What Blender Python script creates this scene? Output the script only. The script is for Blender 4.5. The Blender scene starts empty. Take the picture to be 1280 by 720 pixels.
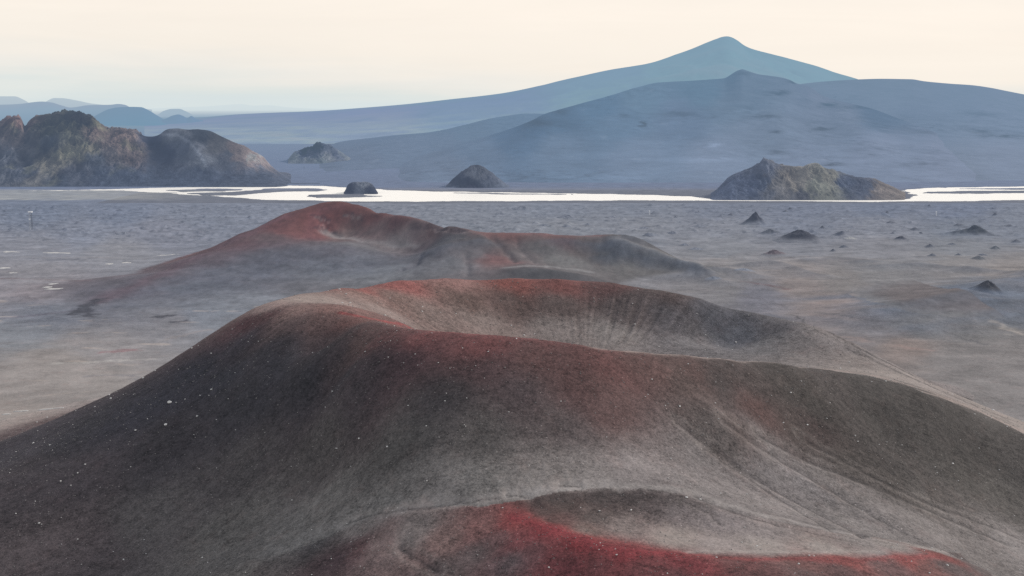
import bpy, bmesh, math, random
import numpy as np
from mathutils import Vector, Matrix

random.seed(7)
rng = np.random.default_rng(7)
scene = bpy.context.scene
COL = scene.collection

# ------------------------------------------------------------------ camera model
FPX, CX, CY = 1545.0, 640.0, 360.0
HC, YH = 130.0, 132.0                       # eye height, row of the horizon (1280 x 720 survey of the photo)
PITCH = math.atan((CY - YH) / FPX)
CP, SP = math.cos(PITCH), math.sin(PITCH)


def ray(px, py):
    u, v = (px - CX) / FPX, (CY - py) / FPX
    return np.array([u, CP + v * SP, -SP + v * CP])


def at_d(px, py, D):
    r = ray(px, py)
    t = D / r[1]
    return (r[0] * t, D, HC + r[2] * t)


def at_z(px, py, z):
    r = ray(px, py)
    t = (z - HC) / r[2]
    return (r[0] * t, r[1] * t, z)


def project(x, D, z):
    dep = D * CP - (z - HC) * SP
    up = D * SP + (z - HC) * CP
    return CX + FPX * x / dep, CY - FPX * up / dep


# ------------------------------------------------------------------ noise
_PRM = np.random.default_rng(11).permutation(1024).astype(np.int32)
_PRM = np.concatenate([_PRM, _PRM])
_ANG = np.random.default_rng(12).random(1024) * 2 * np.pi
_GC, _GS = np.cos(_ANG).astype(np.float32) * 1.45, np.sin(_ANG).astype(np.float32) * 1.45


def perlin(x, y, s=0):
    x, y = np.broadcast_arrays(np.asarray(x, np.float64), np.asarray(y, np.float64))
    ix, iy = np.floor(x), np.floor(y)
    fx, fy = (x - ix).astype(np.float32), (y - iy).astype(np.float32)
    ix, iy = (ix.astype(np.int32) + s * 37) & 1023, (iy.astype(np.int32) + s * 101) & 1023
    sx = fx * fx * (3 - 2 * fx)
    sy = fy * fy * (3 - 2 * fy)
    p0, p1 = _PRM[ix], _PRM[(ix + 1) & 1023]
    iy1 = (iy + 1) & 1023

    def corner(p, q, ax, ay):
        h = _PRM[p + q]
        return _GC[h] * ax + _GS[h] * ay
    a = corner(p0, iy, fx, fy)
    a += sx * (corner(p1, iy, fx - 1, fy) - a)
    b = corner(p0, iy1, fx, fy - 1)
    b += sx * (corner(p1, iy1, fx - 1, fy - 1) - b)
    return a + sy * (b - a)


def fbm(x, y, octv=4, s=0, gain=0.5, lac=2.03):
    a, o, n = 1.0, 0.0, 0.0
    for k in range(octv):
        o = o + a * perlin(x, y, s + k)
        n += a
        a *= gain
        x = x * lac + 3.7
        y = y * lac - 1.3
    return o / n


def ridged(x, y, octv=4, s=0, gain=0.5):
    a, o, n = 1.0, 0.0, 0.0
    for k in range(octv):
        o = o + a * (1 - 2 * np.abs(perlin(x, y, s + k)))
        n += a
        a *= gain
        x, y = x * 2.07 + 1.7, y * 2.07 + 9.2
    return o / n


def sstep(a, b, x):
    t = np.clip((x - a) / (b - a), 0, 1)
    return t * t * (3 - 2 * t)


def lin(c):
    c = np.asarray(c, float) / 255.0
    return np.where(c <= 0.04045, c / 12.92, ((c + 0.055) / 1.055) ** 2.4)


# ------------------------------------------------------------------ haze mixed into the materials as emission, by distance from a fixed place
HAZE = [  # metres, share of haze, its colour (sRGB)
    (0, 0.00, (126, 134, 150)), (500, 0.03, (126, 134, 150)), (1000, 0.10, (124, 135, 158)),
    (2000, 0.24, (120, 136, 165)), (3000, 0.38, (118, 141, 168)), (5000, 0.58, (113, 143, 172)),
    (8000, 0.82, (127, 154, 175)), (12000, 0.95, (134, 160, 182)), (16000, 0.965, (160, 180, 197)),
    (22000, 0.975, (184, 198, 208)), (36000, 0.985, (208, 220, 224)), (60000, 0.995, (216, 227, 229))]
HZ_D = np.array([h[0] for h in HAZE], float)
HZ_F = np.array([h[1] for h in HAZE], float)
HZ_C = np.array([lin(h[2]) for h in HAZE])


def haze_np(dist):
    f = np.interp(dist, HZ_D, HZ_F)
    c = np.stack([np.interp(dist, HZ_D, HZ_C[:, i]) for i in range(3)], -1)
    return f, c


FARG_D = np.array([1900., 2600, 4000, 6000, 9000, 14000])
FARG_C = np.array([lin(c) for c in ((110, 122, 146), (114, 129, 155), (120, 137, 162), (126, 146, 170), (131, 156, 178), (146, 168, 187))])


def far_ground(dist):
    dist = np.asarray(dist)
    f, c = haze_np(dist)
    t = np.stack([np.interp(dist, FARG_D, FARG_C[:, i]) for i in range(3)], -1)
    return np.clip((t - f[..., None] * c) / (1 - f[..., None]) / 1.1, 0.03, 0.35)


# ------------------------------------------------------------------ node helpers
class NT:
    def __init__(self, tree):
        self.t = tree
        self.n = tree.nodes
        self.l = tree.links

    def node(self, typ, **kw):
        n = self.n.new(typ)
        for k, v in kw.items():
            setattr(n, k, v)
        return n

    def put(self, sock, v):
        if v is None:
            return
        if hasattr(v, 'is_linked') or isinstance(v, bpy.types.NodeSocket):
            self.l.new(v, sock)
        else:
            sock.default_value = v

    def math(self, op, a, b=None, c=None, clamp=False):
        n = self.node('ShaderNodeMath', operation=op, use_clamp=clamp)
        for i, v in enumerate((a, b, c)):
            self.put(n.inputs[i], v)
        return n.outputs[0]

    def vmath(self, op, a, b=None, scale=None):
        n = self.node('ShaderNodeVectorMath', operation=op)
        self.put(n.inputs[0], a)
        self.put(n.inputs[1], b)
        if scale is not None:
            self.put(n.inputs['Scale'], scale)
        return n.outputs['Value'] if op in ('LENGTH', 'DISTANCE', 'DOT_PRODUCT') else n.outputs[0]

    def noise(self, vec, scale, detail=4, rough=0.55, dist=0.0):
        n = self.node('ShaderNodeTexNoise')
        self.put(n.inputs['Vector'], vec)
        n.inputs['Scale'].default_value = scale
        n.inputs['Detail'].default_value = detail
        n.inputs['Roughness'].default_value = rough
        n.inputs['Distortion'].default_value = dist
        return n.outputs[0]

    def remap(self, v, a, b, c, d, clamp=True):
        n = self.node('ShaderNodeMapRange', clamp=clamp)
        self.put(n.inputs[0], v)
        for i, q in enumerate((a, b, c, d)):
            self.put(n.inputs[i + 1], q)
        return n.outputs[0]

    def mix(self, f, a, b, blend='MIX'):
        n = self.node('ShaderNodeMix', data_type='RGBA', blend_type=blend)
        self.put(n.inputs[0], f)
        self.put(n.inputs[6], a)
        self.put(n.inputs[7], b)
        return n.outputs[2]

    def attr(self, name):
        return self.node('ShaderNodeAttribute', attribute_name=name)


def new_mat(name):
    m = bpy.data.materials.new(name)
    m.use_nodes = True
    m.node_tree.nodes.clear()
    m.cycles.emission_sampling = 'NONE'
    return m, NT(m.node_tree)


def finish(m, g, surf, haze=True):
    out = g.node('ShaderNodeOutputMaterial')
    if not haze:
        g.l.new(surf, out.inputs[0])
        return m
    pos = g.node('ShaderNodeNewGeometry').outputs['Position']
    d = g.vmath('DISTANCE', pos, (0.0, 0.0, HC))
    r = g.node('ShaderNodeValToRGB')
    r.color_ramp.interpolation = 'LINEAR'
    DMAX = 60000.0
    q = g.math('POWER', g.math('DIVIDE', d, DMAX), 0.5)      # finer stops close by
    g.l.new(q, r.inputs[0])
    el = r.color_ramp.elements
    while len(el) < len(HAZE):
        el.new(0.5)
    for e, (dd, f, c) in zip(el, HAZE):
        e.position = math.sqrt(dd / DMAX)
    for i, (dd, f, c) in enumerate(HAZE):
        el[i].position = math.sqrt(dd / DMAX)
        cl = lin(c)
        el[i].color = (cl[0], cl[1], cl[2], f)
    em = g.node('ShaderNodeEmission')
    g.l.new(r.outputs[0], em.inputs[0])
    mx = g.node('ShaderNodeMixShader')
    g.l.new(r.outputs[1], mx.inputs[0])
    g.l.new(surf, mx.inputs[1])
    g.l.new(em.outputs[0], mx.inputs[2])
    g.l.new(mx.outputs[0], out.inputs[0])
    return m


def principled(g, col, rough=0.95, spec=0.15, normal=None):
    b = g.node('ShaderNodeBsdfPrincipled')
    g.put(b.inputs['Base Color'], col)
    g.put(b.inputs['Roughness'], rough)
    b.inputs['Specular IOR Level'].default_value = spec
    if normal is not None:
        g.l.new(normal, b.inputs['Normal'])
    return b.outputs[0]


def cinder_material():
    """Cinder, ash and sand: colour carried by the mesh, grain, streaks and pale chips by nodes."""
    m, g = new_mat('cinder')
    P = g.node('ShaderNodeNewGeometry').outputs['Position']
    base = g.attr('Col').outputs['Color']
    grain = g.attr('Grain').outputs['Fac']
    flow = g.attr('Flow').outputs['Vector']
    strk = g.attr('Streak').outputs['Fac']
    n_fine = g.noise(P, 1.7, 4, 0.8)
    n_mid = g.noise(P, 0.42, 6, 0.72)
    n_big = g.noise(P, 0.05, 5, 0.6)
    n_str = g.noise(flow, 1.0, 5, 0.65)
    n_far = g.noise(P, 0.017, 7, 0.66, 0.4)
    amp = g.math('ADD', g.math('MULTIPLY', g.math('SUBTRACT', n_fine, 0.5), 3.4), 0)
    amp = g.math('ADD', amp, g.math('MULTIPLY', g.math('SUBTRACT', n_mid, 0.5), 2.3))
    amp = g.math('ADD', amp, g.math('MULTIPLY', g.math('MULTIPLY', g.math('SUBTRACT', n_str, 0.5), strk), 3.2))
    amp = g.math('MULTIPLY', amp, grain)
    amp = g.math('ADD', amp, g.math('MULTIPLY', g.math('SUBTRACT', n_big, 0.5), 1.1))
    amp = g.math('ADD', amp, g.math('MULTIPLY', g.math('SUBTRACT', n_far, 0.5), 0.35))
    k = g.math('MAXIMUM', g.math('ADD', 1.0, amp), 0.25)
    col = g.vmath('SCALE', base, scale=k)
    # rusty and grey tints in the gravel
    tint = g.noise(P, 0.16, 5, 0.7)
    col = g.mix(g.remap(tint, 0.52, 0.72, 0.0, 0.4), col, g.mix(1.0, col, (1.10, 0.95, 0.92, 1), 'MULTIPLY'))
    # pale chips
    v = g.node('ShaderNodeTexVoronoi', feature='F1')
    g.l.new(P, v.inputs['Vector'])
    v.inputs['Scale'].default_value = 0.85
    sep = g.node('ShaderNodeSeparateColor')
    g.l.new(v.outputs['Color'], sep.inputs[0])
    lim = g.remap(sep.outputs[0], 0.72, 1.0, 0.0, 0.17)
    chip = g.math('LESS_THAN', v.outputs['Distance'], lim)
    chip = g.math('MULTIPLY', chip, g.math('MULTIPLY', grain, 1.3, clamp=True))
    col = g.mix(chip, col, g.vmath('ADD', g.vmath('SCALE', base, scale=1.8), (0.08, 0.075, 0.07)))
    b = g.node('ShaderNodeBump')
    b.inputs['Strength'].default_value = 0.55
    b.inputs['Distance'].default_value = 0.5
    h = g.math('ADD', g.math('MULTIPLY', n_mid, 1.0), g.math('MULTIPLY', n_fine, 0.35))
    h = g.math('ADD', h, g.math('MULTIPLY', n_str, 0.25))
    g.l.new(g.math('MULTIPLY', h, g.math('MULTIPLY', grain, 1.6)), b.inputs['Height'])
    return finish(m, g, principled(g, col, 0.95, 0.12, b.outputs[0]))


def rock_material(name, scale, contrast=0.9, bump=0.6, bdist=4.0, sy=0.7):
    """Rock and sand of the hills: colour from the mesh, broken up at the given scale."""
    m, g = new_mat(name)
    P = g.node('ShaderNodeNewGeometry').outputs['Position']
    P = g.vmath('MULTIPLY', P, (1.0, sy, 1.0))
    base = g.attr('Col').outputs['Color']
    rough = g.attr('Grain').outputs['Fac']
    a = g.noise(P, scale, 8, 0.72, 0.3)
    b2 = g.noise(P, scale * 6, 4, 0.7)
    amp = g.math('ADD', g.math('MULTIPLY', g.math('SUBTRACT', a, 0.5), 2.2 * contrast), g.math('MULTIPLY', g.math('SUBTRACT', b2, 0.5), 1.2 * contrast))
    amp = g.math('MULTIPLY', amp, rough)
    col = g.vmath('SCALE', base, scale=g.math('MAXIMUM', g.math('ADD', 1.0, amp), 0.3))
    b = g.node('ShaderNodeBump')
    b.inputs['Strength'].default_value = bump
    b.inputs['Distance'].default_value = bdist
    g.l.new(g.math('MULTIPLY', g.math('ADD', a, g.math('MULTIPLY', b2, 0.3)), rough), b.inputs['Height'])
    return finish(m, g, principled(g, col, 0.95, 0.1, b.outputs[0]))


def water_material():
    m, g = new_mat('silty_glare_water')
    P = g.node('ShaderNodeNewGeometry').outputs['Position']
    n = g.noise(g.vmath('MULTIPLY', P, (0.02, 0.05, 0.02)), 1.0, 5, 0.6)
    col = g.mix(n, (0.93, 0.89, 0.82, 1), (0.97, 0.94, 0.88, 1))  # silt tone plus the sky's glare, both put into the base colour
    return finish(m, g, principled(g, col, 0.4, 0.35), haze=False)


def plain_material(name, c1, c2, scale, rough=0.9, spec=0.2, metal=0.0):
    m, g = new_mat(name)
    P = g.node('ShaderNodeTexCoord').outputs['Object']
    n = g.noise(P, scale, 5, 0.65)
    col = g.mix(g.remap(n, 0.3, 0.7, 0, 1), (*c1, 1), (*c2, 1))
    b = g.node('ShaderNodeBump')
    b.inputs['Strength'].default_value = 0.4
    g.l.new(n, b.inputs['Height'])
    s = principled(g, col, rough, spec, b.outputs[0])
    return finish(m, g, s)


# ------------------------------------------------------------------ object helpers
def tag(o, label=None, cat=None, group=None, kind=None):
    if label: o['label'] = label
    if cat: o['category'] = cat
    if group: o['group'] = group
    if kind: o['kind'] = kind
    return o


def link_mesh(name, verts, quads, mat, col=None, grain=None, flow=None, parent=None, smooth=True, streak=None):
    me = bpy.data.meshes.new(name)
    nv, nf = len(verts), len(quads)
    k = quads.shape[1]
    me.vertices.add(nv)
    me.vertices.foreach_set('co', np.ascontiguousarray(verts, dtype=np.float32).ravel())
    me.loops.add(nf * k)
    me.loops.foreach_set('vertex_index', np.ascontiguousarray(quads, dtype=np.int32).ravel())
    me.polygons.add(nf)
    me.polygons.foreach_set('loop_start', np.arange(0, nf * k, k, dtype=np.int32))
    me.polygons.foreach_set('use_smooth', np.full(nf, smooth, dtype=bool))
    me.update(calc_edges=True)
    if col is not None:
        a = me.attributes.new('Col', 'FLOAT_COLOR', 'POINT')
        rgba = np.ones((nv, 4), np.float32)
        rgba[:, :3] = col
        a.data.foreach_set('color', rgba.ravel())
    if grain is not None:
        a = me.attributes.new('Grain', 'FLOAT', 'POINT')
        a.data.foreach_set('value', np.ascontiguousarray(grain, dtype=np.float32))
    if streak is not None:
        a = me.attributes.new('Streak', 'FLOAT', 'POINT')
        a.data.foreach_set('value', np.ascontiguousarray(streak, dtype=np.float32))
    if flow is not None:
        a = me.attributes.new('Flow', 'FLOAT_VECTOR', 'POINT')
        a.data.foreach_set('vector', np.ascontiguousarray(flow, dtype=np.float32).ravel())
    me.materials.append(mat)
    o = bpy.data.objects.new(name, me)
    COL.objects.link(o)
    if parent is not None:
        o.parent = parent
    return o


def grid_quads(nr, nc):
    i = np.arange(nr * nc).reshape(nr, nc)
    return np.stack([i[:-1, :-1], i[:-1, 1:], i[1:, 1:], i[1:, :-1]], -1).reshape(-1, 4)


# ------------------------------------------------------------------ the near land: survey points -> thin plate surface
PTS = []


def Z(*rows):
    for px, py, z in rows: PTS.append(at_z(px, py, z))


def Dd(*rows):
    for px, py, D in rows: PTS.append(at_d(px, py, D))


def W(*rows):
    for r in rows: PTS.append(r)


C1 = np.array([25.0, 410.0])
far_rim = [(345, 377, 67.5), (375, 366, 67), (430, 357, 65.5), (500, 348, 64), (560, 345.5, 62.5), (640, 345.5, 61),
           (700, 346.5, 60), (760, 350.5, 58.5), (830, 362, 56), (880, 372, 53), (940, 388, 47.5)]
far_right = [(1000, 402, 46), (1060, 425, 40), (1110, 452, 34), (1160, 477, 28.5), (1210, 500, 23.5), (1280, 527, 16)]
front_rim = [(425, 390, 69), (460, 398, 69.5), (500, 407, 70), (560, 412, 71), (620, 416, 71), (680, 422, 70), (740, 430, 68.5),
             (800, 436, 66), (860, 441, 63), (920, 448, 60), (1000, 458, 55), (1060, 466, 51), (1100, 472, 48), (1150, 487, 43),
             (1200, 505, 37), (1280, 540, 27)]
Z(*far_rim); Z(*far_right); Z(*front_rim)
Z((380, 385, 68), (350, 395, 66), (400, 376, 67.2))
for px, py, z in far_rim:
    x, y, _ = at_z(px, py, z)
    n = np.array([x, y]) - C1
    n /= np.hypot(*n)
    for off, dz in ((12, 5.5), (30, 16), (60, 34), (95, 50), (130, 59)):
        W((x + n[0] * off, y + n[1] * off, max(z - dz, 1.5 if off < 120 else 0.3)))
    for off, dz in (((10, 4.5), (24, 11.0)) if px > 420 else ((12, 1.0),)):
        W((x - n[0] * off, y - n[1] * off, z - dz))
for px, py, z in far_right:
    x, y, _ = at_z(px, py, z)
    n = np.array([0.55, 0.83])
    for off, dz in ((15, 5.5), (40, 15), (80, 26)):
        W((x + n[0] * off, y + n[1] * off, max(z - dz, 1.0)))
for px, py, z in front_rim:
    x, y, _ = at_z(px, py, z)
    n = np.array([x, y]) - C1 if px < 900 else np.array([-0.35, -0.94])
    n /= np.hypot(*n)
    if px > 900:
        W((x + n[0] * 9, y + n[1] * 9, z - 3.4), (x - n[0] * 9, y - n[1] * 9, z - 3.2))
    else:
        for off, dz in ((9, 3.6), (22, 10.0)): W((x + n[0] * off, y + n[1] * off, z - dz))
        for off, dz in ((9, 4.2), (20, 9.5)): W((x - n[0] * off, y - n[1] * off, z - dz * (0.5 if px < 450 else 1)))
# bowl
W((20, 425, 41), (60, 435, 37.5), (90, 445, 37), (-20, 418, 47), (5, 385, 46), (40, 390, 42), (75, 405, 40), (-35, 440, 54))
Z((1000, 442, 37.3), (1050, 450, 36.5), (950, 435, 38.5), (880, 430, 39.4), (1110, 466, 38))
# outer slope toward the camera
Dd((600, 560, 281.4), (600, 600, 269.4), (600, 632, 262), (500, 500, 305), (500, 570, 285), (500, 620, 271),
   (700, 500, 297), (700, 560, 281), (700, 600, 269.5), (900, 520, 316.6), (900, 580, 297.4), (900, 605, 283), (1100, 540, 348), (1100, 600, 322), (1100, 640, 300),
   (1100, 670, 279), (1250, 600, 359), (1250, 680, 318), (1250, 715, 300), (400, 450, 352), (400, 520, 329.3), (400, 600, 303),
   (400, 650, 281), (300, 450, 363), (300, 550, 333), (300, 640, 302), (200, 460, 393), (160, 482, 393), (235, 437, 394), (310, 389, 395), (0, 553, 390), (200, 550, 338), (200, 640, 312.8), (200, 710, 292),
   (100, 510, 395), (50, 600, 331), (50, 700, 300), (800, 500, 305.5), (800, 560, 286.5), (800, 600, 271.8), (800, 613, 267),
   (1000, 520, 333), (1000, 580, 313), (1000, 630, 290), (270, 440, 375))
# front crater
Dd((800, 640, 261), (800, 662, 254), (800, 680, 246), (800, 687, 239), (640, 643, 256), (680, 655, 250), (720, 670, 244.5), (760, 682, 240),
   (850, 691, 237.5), (950, 697, 237), (1050, 697, 242), (1130, 695, 250), (1180, 693, 258), (690, 619, 264), (740, 613, 267), (850, 619, 268),
   (930, 645, 262), (1000, 660, 262), (1060, 672, 262), (1170, 690, 263), (750, 662, 253), (900, 672, 252), (900, 686, 245), (1000, 686, 249),
   (600, 660, 256), (600, 700, 246), (600, 720, 240), (700, 720, 236), (800, 720, 229), (950, 720, 229), (1100, 720, 240), (1230, 712, 262),
   (470, 642, 272), (520, 634, 268), (420, 664, 275), (400, 675, 272), (380, 685, 270), (400, 715, 258), (330, 700, 270), (290, 720, 265), (500, 670, 259), (500, 715, 246))
for px, py, D in ((640, 643, 256), (680, 655, 250), (720, 670, 244.5), (760, 682, 240), (850, 691, 237.5), (950, 697, 237), (1050, 697, 242), (1130, 695, 250)):
    x, y, z = at_d(px, py, D)
    W((x + 1.5, y + 4.5, z - 1.7), (x - 1.5, y - 5, z - 2.1))
W((-60, 190, 14), (0, 190, 20), (50, 190, 22), (110, 200, 16), (160, 240, 8), (-110, 220, 12), (-160, 270, 10), (200, 300, 4), (230, 360, 4),
  (-60, 130, 2), (0, 130, 4), (70, 130, 4), (150, 160, 1), (-200, 180, 0))
# far crater complex
c2 = [(95, 395, 1), (150, 362, 3), (200, 340, 7), (250, 318, 13), (300, 292, 22), (350, 270, 33), (400, 256, 41), (430, 253, 43), (460, 258, 41.5), (480, 263, 39.8),
      (500, 268, 38), (520, 272, 36), (540, 276, 34), (558, 281, 32), (575, 285, 30), (600, 290, 27.5), (640, 291, 27), (680, 292, 26.5), (730, 295, 26), (760, 296, 25.5), (800, 299, 23), (830, 315, 13), (865, 330, 5)]
Z(*c2)
for px, py, z in c2[2:]:
    x, y, _ = at_z(px, py, z)
    W((x - 6, y + 25, max(z * 0.8 - 2, 1)), (x - 20, y + 80, max(z * 0.35, 0.8)), (x - 30, y + 150, 0.3))
Z((450, 289, 22.5), (500, 297, 20), (405, 291, 22), (440, 307, 17), (490, 308, 14), (530, 315, 12), (300, 330, 9), (400, 330, 9), (450, 330, 8), (350, 355, 3),
  (250, 360, 2.5), (200, 375, 1.5), (300, 380, 1), (450, 345, 5), (560, 303, 22.5), (600, 308, 20.5), (560, 335, 10), (640, 330, 12), (690, 320, 14),
  (700, 335, 9), (760, 315, 15), (780, 325, 10), (830, 340, 3), (900, 352, 1), (640, 305, 21), (600, 325, 13), (720, 305, 21), (540, 297, 21))
# the plain
Z(*[(px, py, 0) for px, py in ((0, 420), (0, 470), (60, 440), (50, 350), (0, 380), (120, 325), (0, 310), (1000, 340), (1100, 340), (1000, 380), (1100, 400), (1200, 430),
                               (1280, 460), (1280, 410), (950, 362), (1400, 400), (1400, 340), (1280, 320), (1150, 320), (950, 330))])
Z((1280, 356, 3), (1210, 374, 3.5), (1150, 388, 2), (1350, 350, 3))
for D in (1320, 1500, 1750, 2050, 2400):
    for u in (-0.62, -0.4, -0.2, 0, 0.2, 0.4, 0.62):
        W((u * D, D, 0))
W((330, 420, 0), (300, 300, 0), (-260, 300, 0), (-300, 420, 0), (-250, 520, 0), (-150, 590, 0), (0, 660, 0), (150, 640, 0), (270, 540, 0), (-100, 660, 0),
  (-400, 700, 0), (400, 700, 0), (-500, 900, 0), (550, 950, 0), (220, 800, 0), (80, 760, 0), (-60, 760, 0), (-650, 1100, 0), (650, 1100, 0))

PT = np.array(PTS, float)


def tps_fit(P, smooth=0.02):
    xy = P[:, :2] / 100.0
    n = len(P)
    r2 = ((xy[:, None] - xy[None]) ** 2).sum(-1)
    K = 0.5 * r2 * np.log(r2 + 1e-12)
    K[np.diag_indices(n)] += smooth
    A = np.zeros((n + 3, n + 3))
    A[:n, :n] = K
    A[:n, n] = 1
    A[:n, n + 1:] = xy
    A[n, :n] = 1
    A[n + 1:, :n] = xy.T
    b = np.zeros(n + 3)
    b[:n] = P[:, 2]
    return xy, np.linalg.solve(A, b)


TX, TW = tps_fit(PT, 0.008)


def tps(x, y):
    x = np.asarray(x, float) / 100.0
    y = np.asarray(y, float) / 100.0
    sh = x.shape
    x, y = x.ravel(), y.ravel()
    out = np.empty_like(x)
    n = len(TX)
    w = TW[:n].astype(np.float32)
    for s in range(0, len(x), 60000):
        a = x[s:s + 60000, None].astype(np.float32) - TX[:, 0].astype(np.float32)
        b = y[s:s + 60000, None].astype(np.float32) - TX[:, 1].astype(np.float32)
        r2 = a * a + b * b
        out[s:s + 60000] = (0.5 * r2 * np.log(r2 + 1e-12)) @ w + TW[n] + TW[n + 1] * x[s:s + 60000] + TW[n + 2] * y[s:s + 60000]
    return out.reshape(sh)


# grid fanning out from below the viewpoint: fine near by, coarse far off
NU = 1250
U = np.linspace(-0.66, 0.66, NU)
Drow = np.concatenate([np.geomspace(150, 215, 50, endpoint=False), np.geomspace(215, 520, 620, endpoint=False),
                       np.geomspace(520, 1250, 330, endpoint=False), np.geomspace(1250, 1640, 80, endpoint=False), np.geomspace(1640, 2060, 150, endpoint=False),
                       np.geomspace(2060, 2600, 30)])
ND = len(Drow)
GX = U[None] * Drow[:, None]
GY = np.repeat(Drow[:, None], NU, 1)
# the surface itself is smooth, so it is solved on every 3rd row and column and interpolated
ru = np.unique(np.r_[np.arange(0, NU, 3), NU - 1])
rd = np.unique(np.r_[np.arange(0, ND, 2), ND - 1])
coarse = tps(U[ru][None] * Drow[rd][:, None], np.repeat(Drow[rd][:, None], len(ru), 1))
tmp = np.stack([np.interp(Drow, Drow[rd], coarse[:, j]) for j in range(len(ru))], 1)
iu = np.clip(np.searchsorted(U[ru], U, 'right') - 1, 0, len(ru) - 2)
fu = (U - U[ru][iu]) / (U[ru][iu + 1] - U[ru][iu])
H = tmp[:, iu] * (1 - fu) + tmp[:, iu + 1] * fu
PX, PY = project(GX, GY, H)


def visible(Hh):
    el = (Hh - HC) / GY
    m = np.maximum.accumulate(el, 0)
    prev = np.vstack([np.full((1, NU), -9.0), m[:-1]])
    return el > prev - 1e-4


VIS = visible(H)


def pick(px, py, lo=None, hi=None):
    """World plan position of what shows at a pixel of the survey."""
    r = ray(px, py)
    u = r[0] / r[1]
    j = int(np.clip(np.searchsorted(U, u), 0, NU - 1))
    v = VIS[:, j].copy()
    if lo: v &= Drow > lo
    if hi: v &= Drow < hi
    d = np.where(v, np.abs(PY[:, j] - py), 1e9)
    i = int(np.argmin(d))
    return U[j] * Drow[i], Drow[i], i, j


def poly_world(pts, lo=None, hi=None, step=6):
    out = []
    for (a, b), (c, d) in zip(pts[:-1], pts[1:]):
        n = max(2, int(math.hypot(c - a, d - b) / step))
        for k in range(n):
            t = k / n
            out.append(pick(a + (c - a) * t, b + (d - b) * t, lo, hi)[:2])
    out.append(pick(*pts[-1], lo, hi)[:2])
    P = np.array(out)
    # smooth the picked line
    for _ in range(3):
        P[1:-1] = (P[:-2] + 2 * P[1:-1] + P[2:]) / 4
    return P


def line_dist(P, X, Y, reach, wob=None):
    """Distance from grid points to a polyline, only worked out within reach (else large). wob: (wavelength, amplitude, seed) of a wander."""
    d = np.full(X.shape, 1e9)
    m = (X > P[:, 0].min() - reach) & (X < P[:, 0].max() + reach) & (Y > P[:, 1].min() - reach) & (Y < P[:, 1].max() + reach)
    x, y = X[m], Y[m]
    if wob:
        x, y = x + fbm(x / wob[0], y / wob[0], 3, wob[2]) * wob[1], y + fbm(x / wob[0], y / wob[0], 3, wob[2] + 4) * wob[1]
    best = np.full(x.shape, 1e9)
    for (ax, ay), (bx, by) in zip(P[:-1], P[1:]):
        vx, vy = bx - ax, by - ay
        L = vx * vx + vy * vy + 1e-9
        t = np.clip(((x - ax) * vx + (y - ay) * vy) / L, 0, 1)
        best = np.minimum(best, (x - ax - t * vx) ** 2 + (y - ay - t * vy) ** 2)
    d[m] = np.sqrt(best)
    return d


# ---- regions of the near land
bnd = [(150, 760), (290, 722), (330, 700), (420, 664), (470, 642), (520, 634), (600, 632), (690, 617), (740, 611), (800, 611), (850, 617), (930, 643), (1000, 658), (1060, 670), (1170, 688), (1200, 692), (1260, 722)]
bw = []
for q in bnd:
    if q[1] < 719:
        p = pick(q[0], q[1], 225, 300)
        bw.append((p[0] / p[1], p[1]))
bw = [(-0.30, 215), (-0.25, 250)] + bw + [(0.42, 240), (0.5, 200)]
bw = np.array(sorted(bw))
DB = np.interp(U, bw[:, 0], bw[:, 1], left=150, right=150)[None]
DB = DB + 0 * GY + fbm(GX / 14, GY / 14, 3, 50) * 1.5
R_FRONT = GY < DB
rc = np.hypot(GX - C1[0], GY - C1[1])
warp = fbm(GX / 40, GY / 40, 4, 3)
R_MAIN = (~R_FRONT) & (GY < 640) & (H + warp * 1.2 > 3.0)
R_BACK = (GY > 690) & (GY < 1300) & (H + warp * 0.5 > 0.8) & (GX < 300)
REG = np.zeros(H.shape, np.int8)
REG[R_BACK] = 3
REG[R_MAIN] = 2
REG[R_FRONT] = 1

# ---- sculpting: gullies, ribs, hummocks, noise
th = np.arctan2(GY - C1[1], GX - C1[0])
main_w = np.clip((H - 3) / 10, 0, 1) * (GY < 640)
Hs = H.copy()
# rolling ground of the plain
plain_w = 1 - np.maximum(main_w, np.clip((H - 2) / 6, 0, 1))
Hs += plain_w * (fbm(GX / 90, GY / 60, 4, 11) * 0.9 + np.maximum(ridged(GX / 45, GY / 28, 4, 21), 0) ** 2 * 1.2 * sstep(900, 1300, GY) * sstep(1720, 1600, GY))
Hs += plain_w * sstep(1150, 1300, GY) * sstep(1700, 1600, GY) * np.clip(fbm(GX / 11, GY / 14, 4, 31) - 0.16, 0, 1) * 6.0
# slopes: broad unevenness, fine gravel relief
Hs += (1 - plain_w) * (fbm(GX / 30, GY / 30, 4, 41) * np.where(GY < 640, 0.3, 0.7) + fbm(GX / 5, GY / 5, 4, 44) * 0.16 * (GY < 640))
Hs += (GY > 700) * (1 - plain_w) * (ridged(GX / 45, GY / 45, 4, 47) * 0.9)
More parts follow.
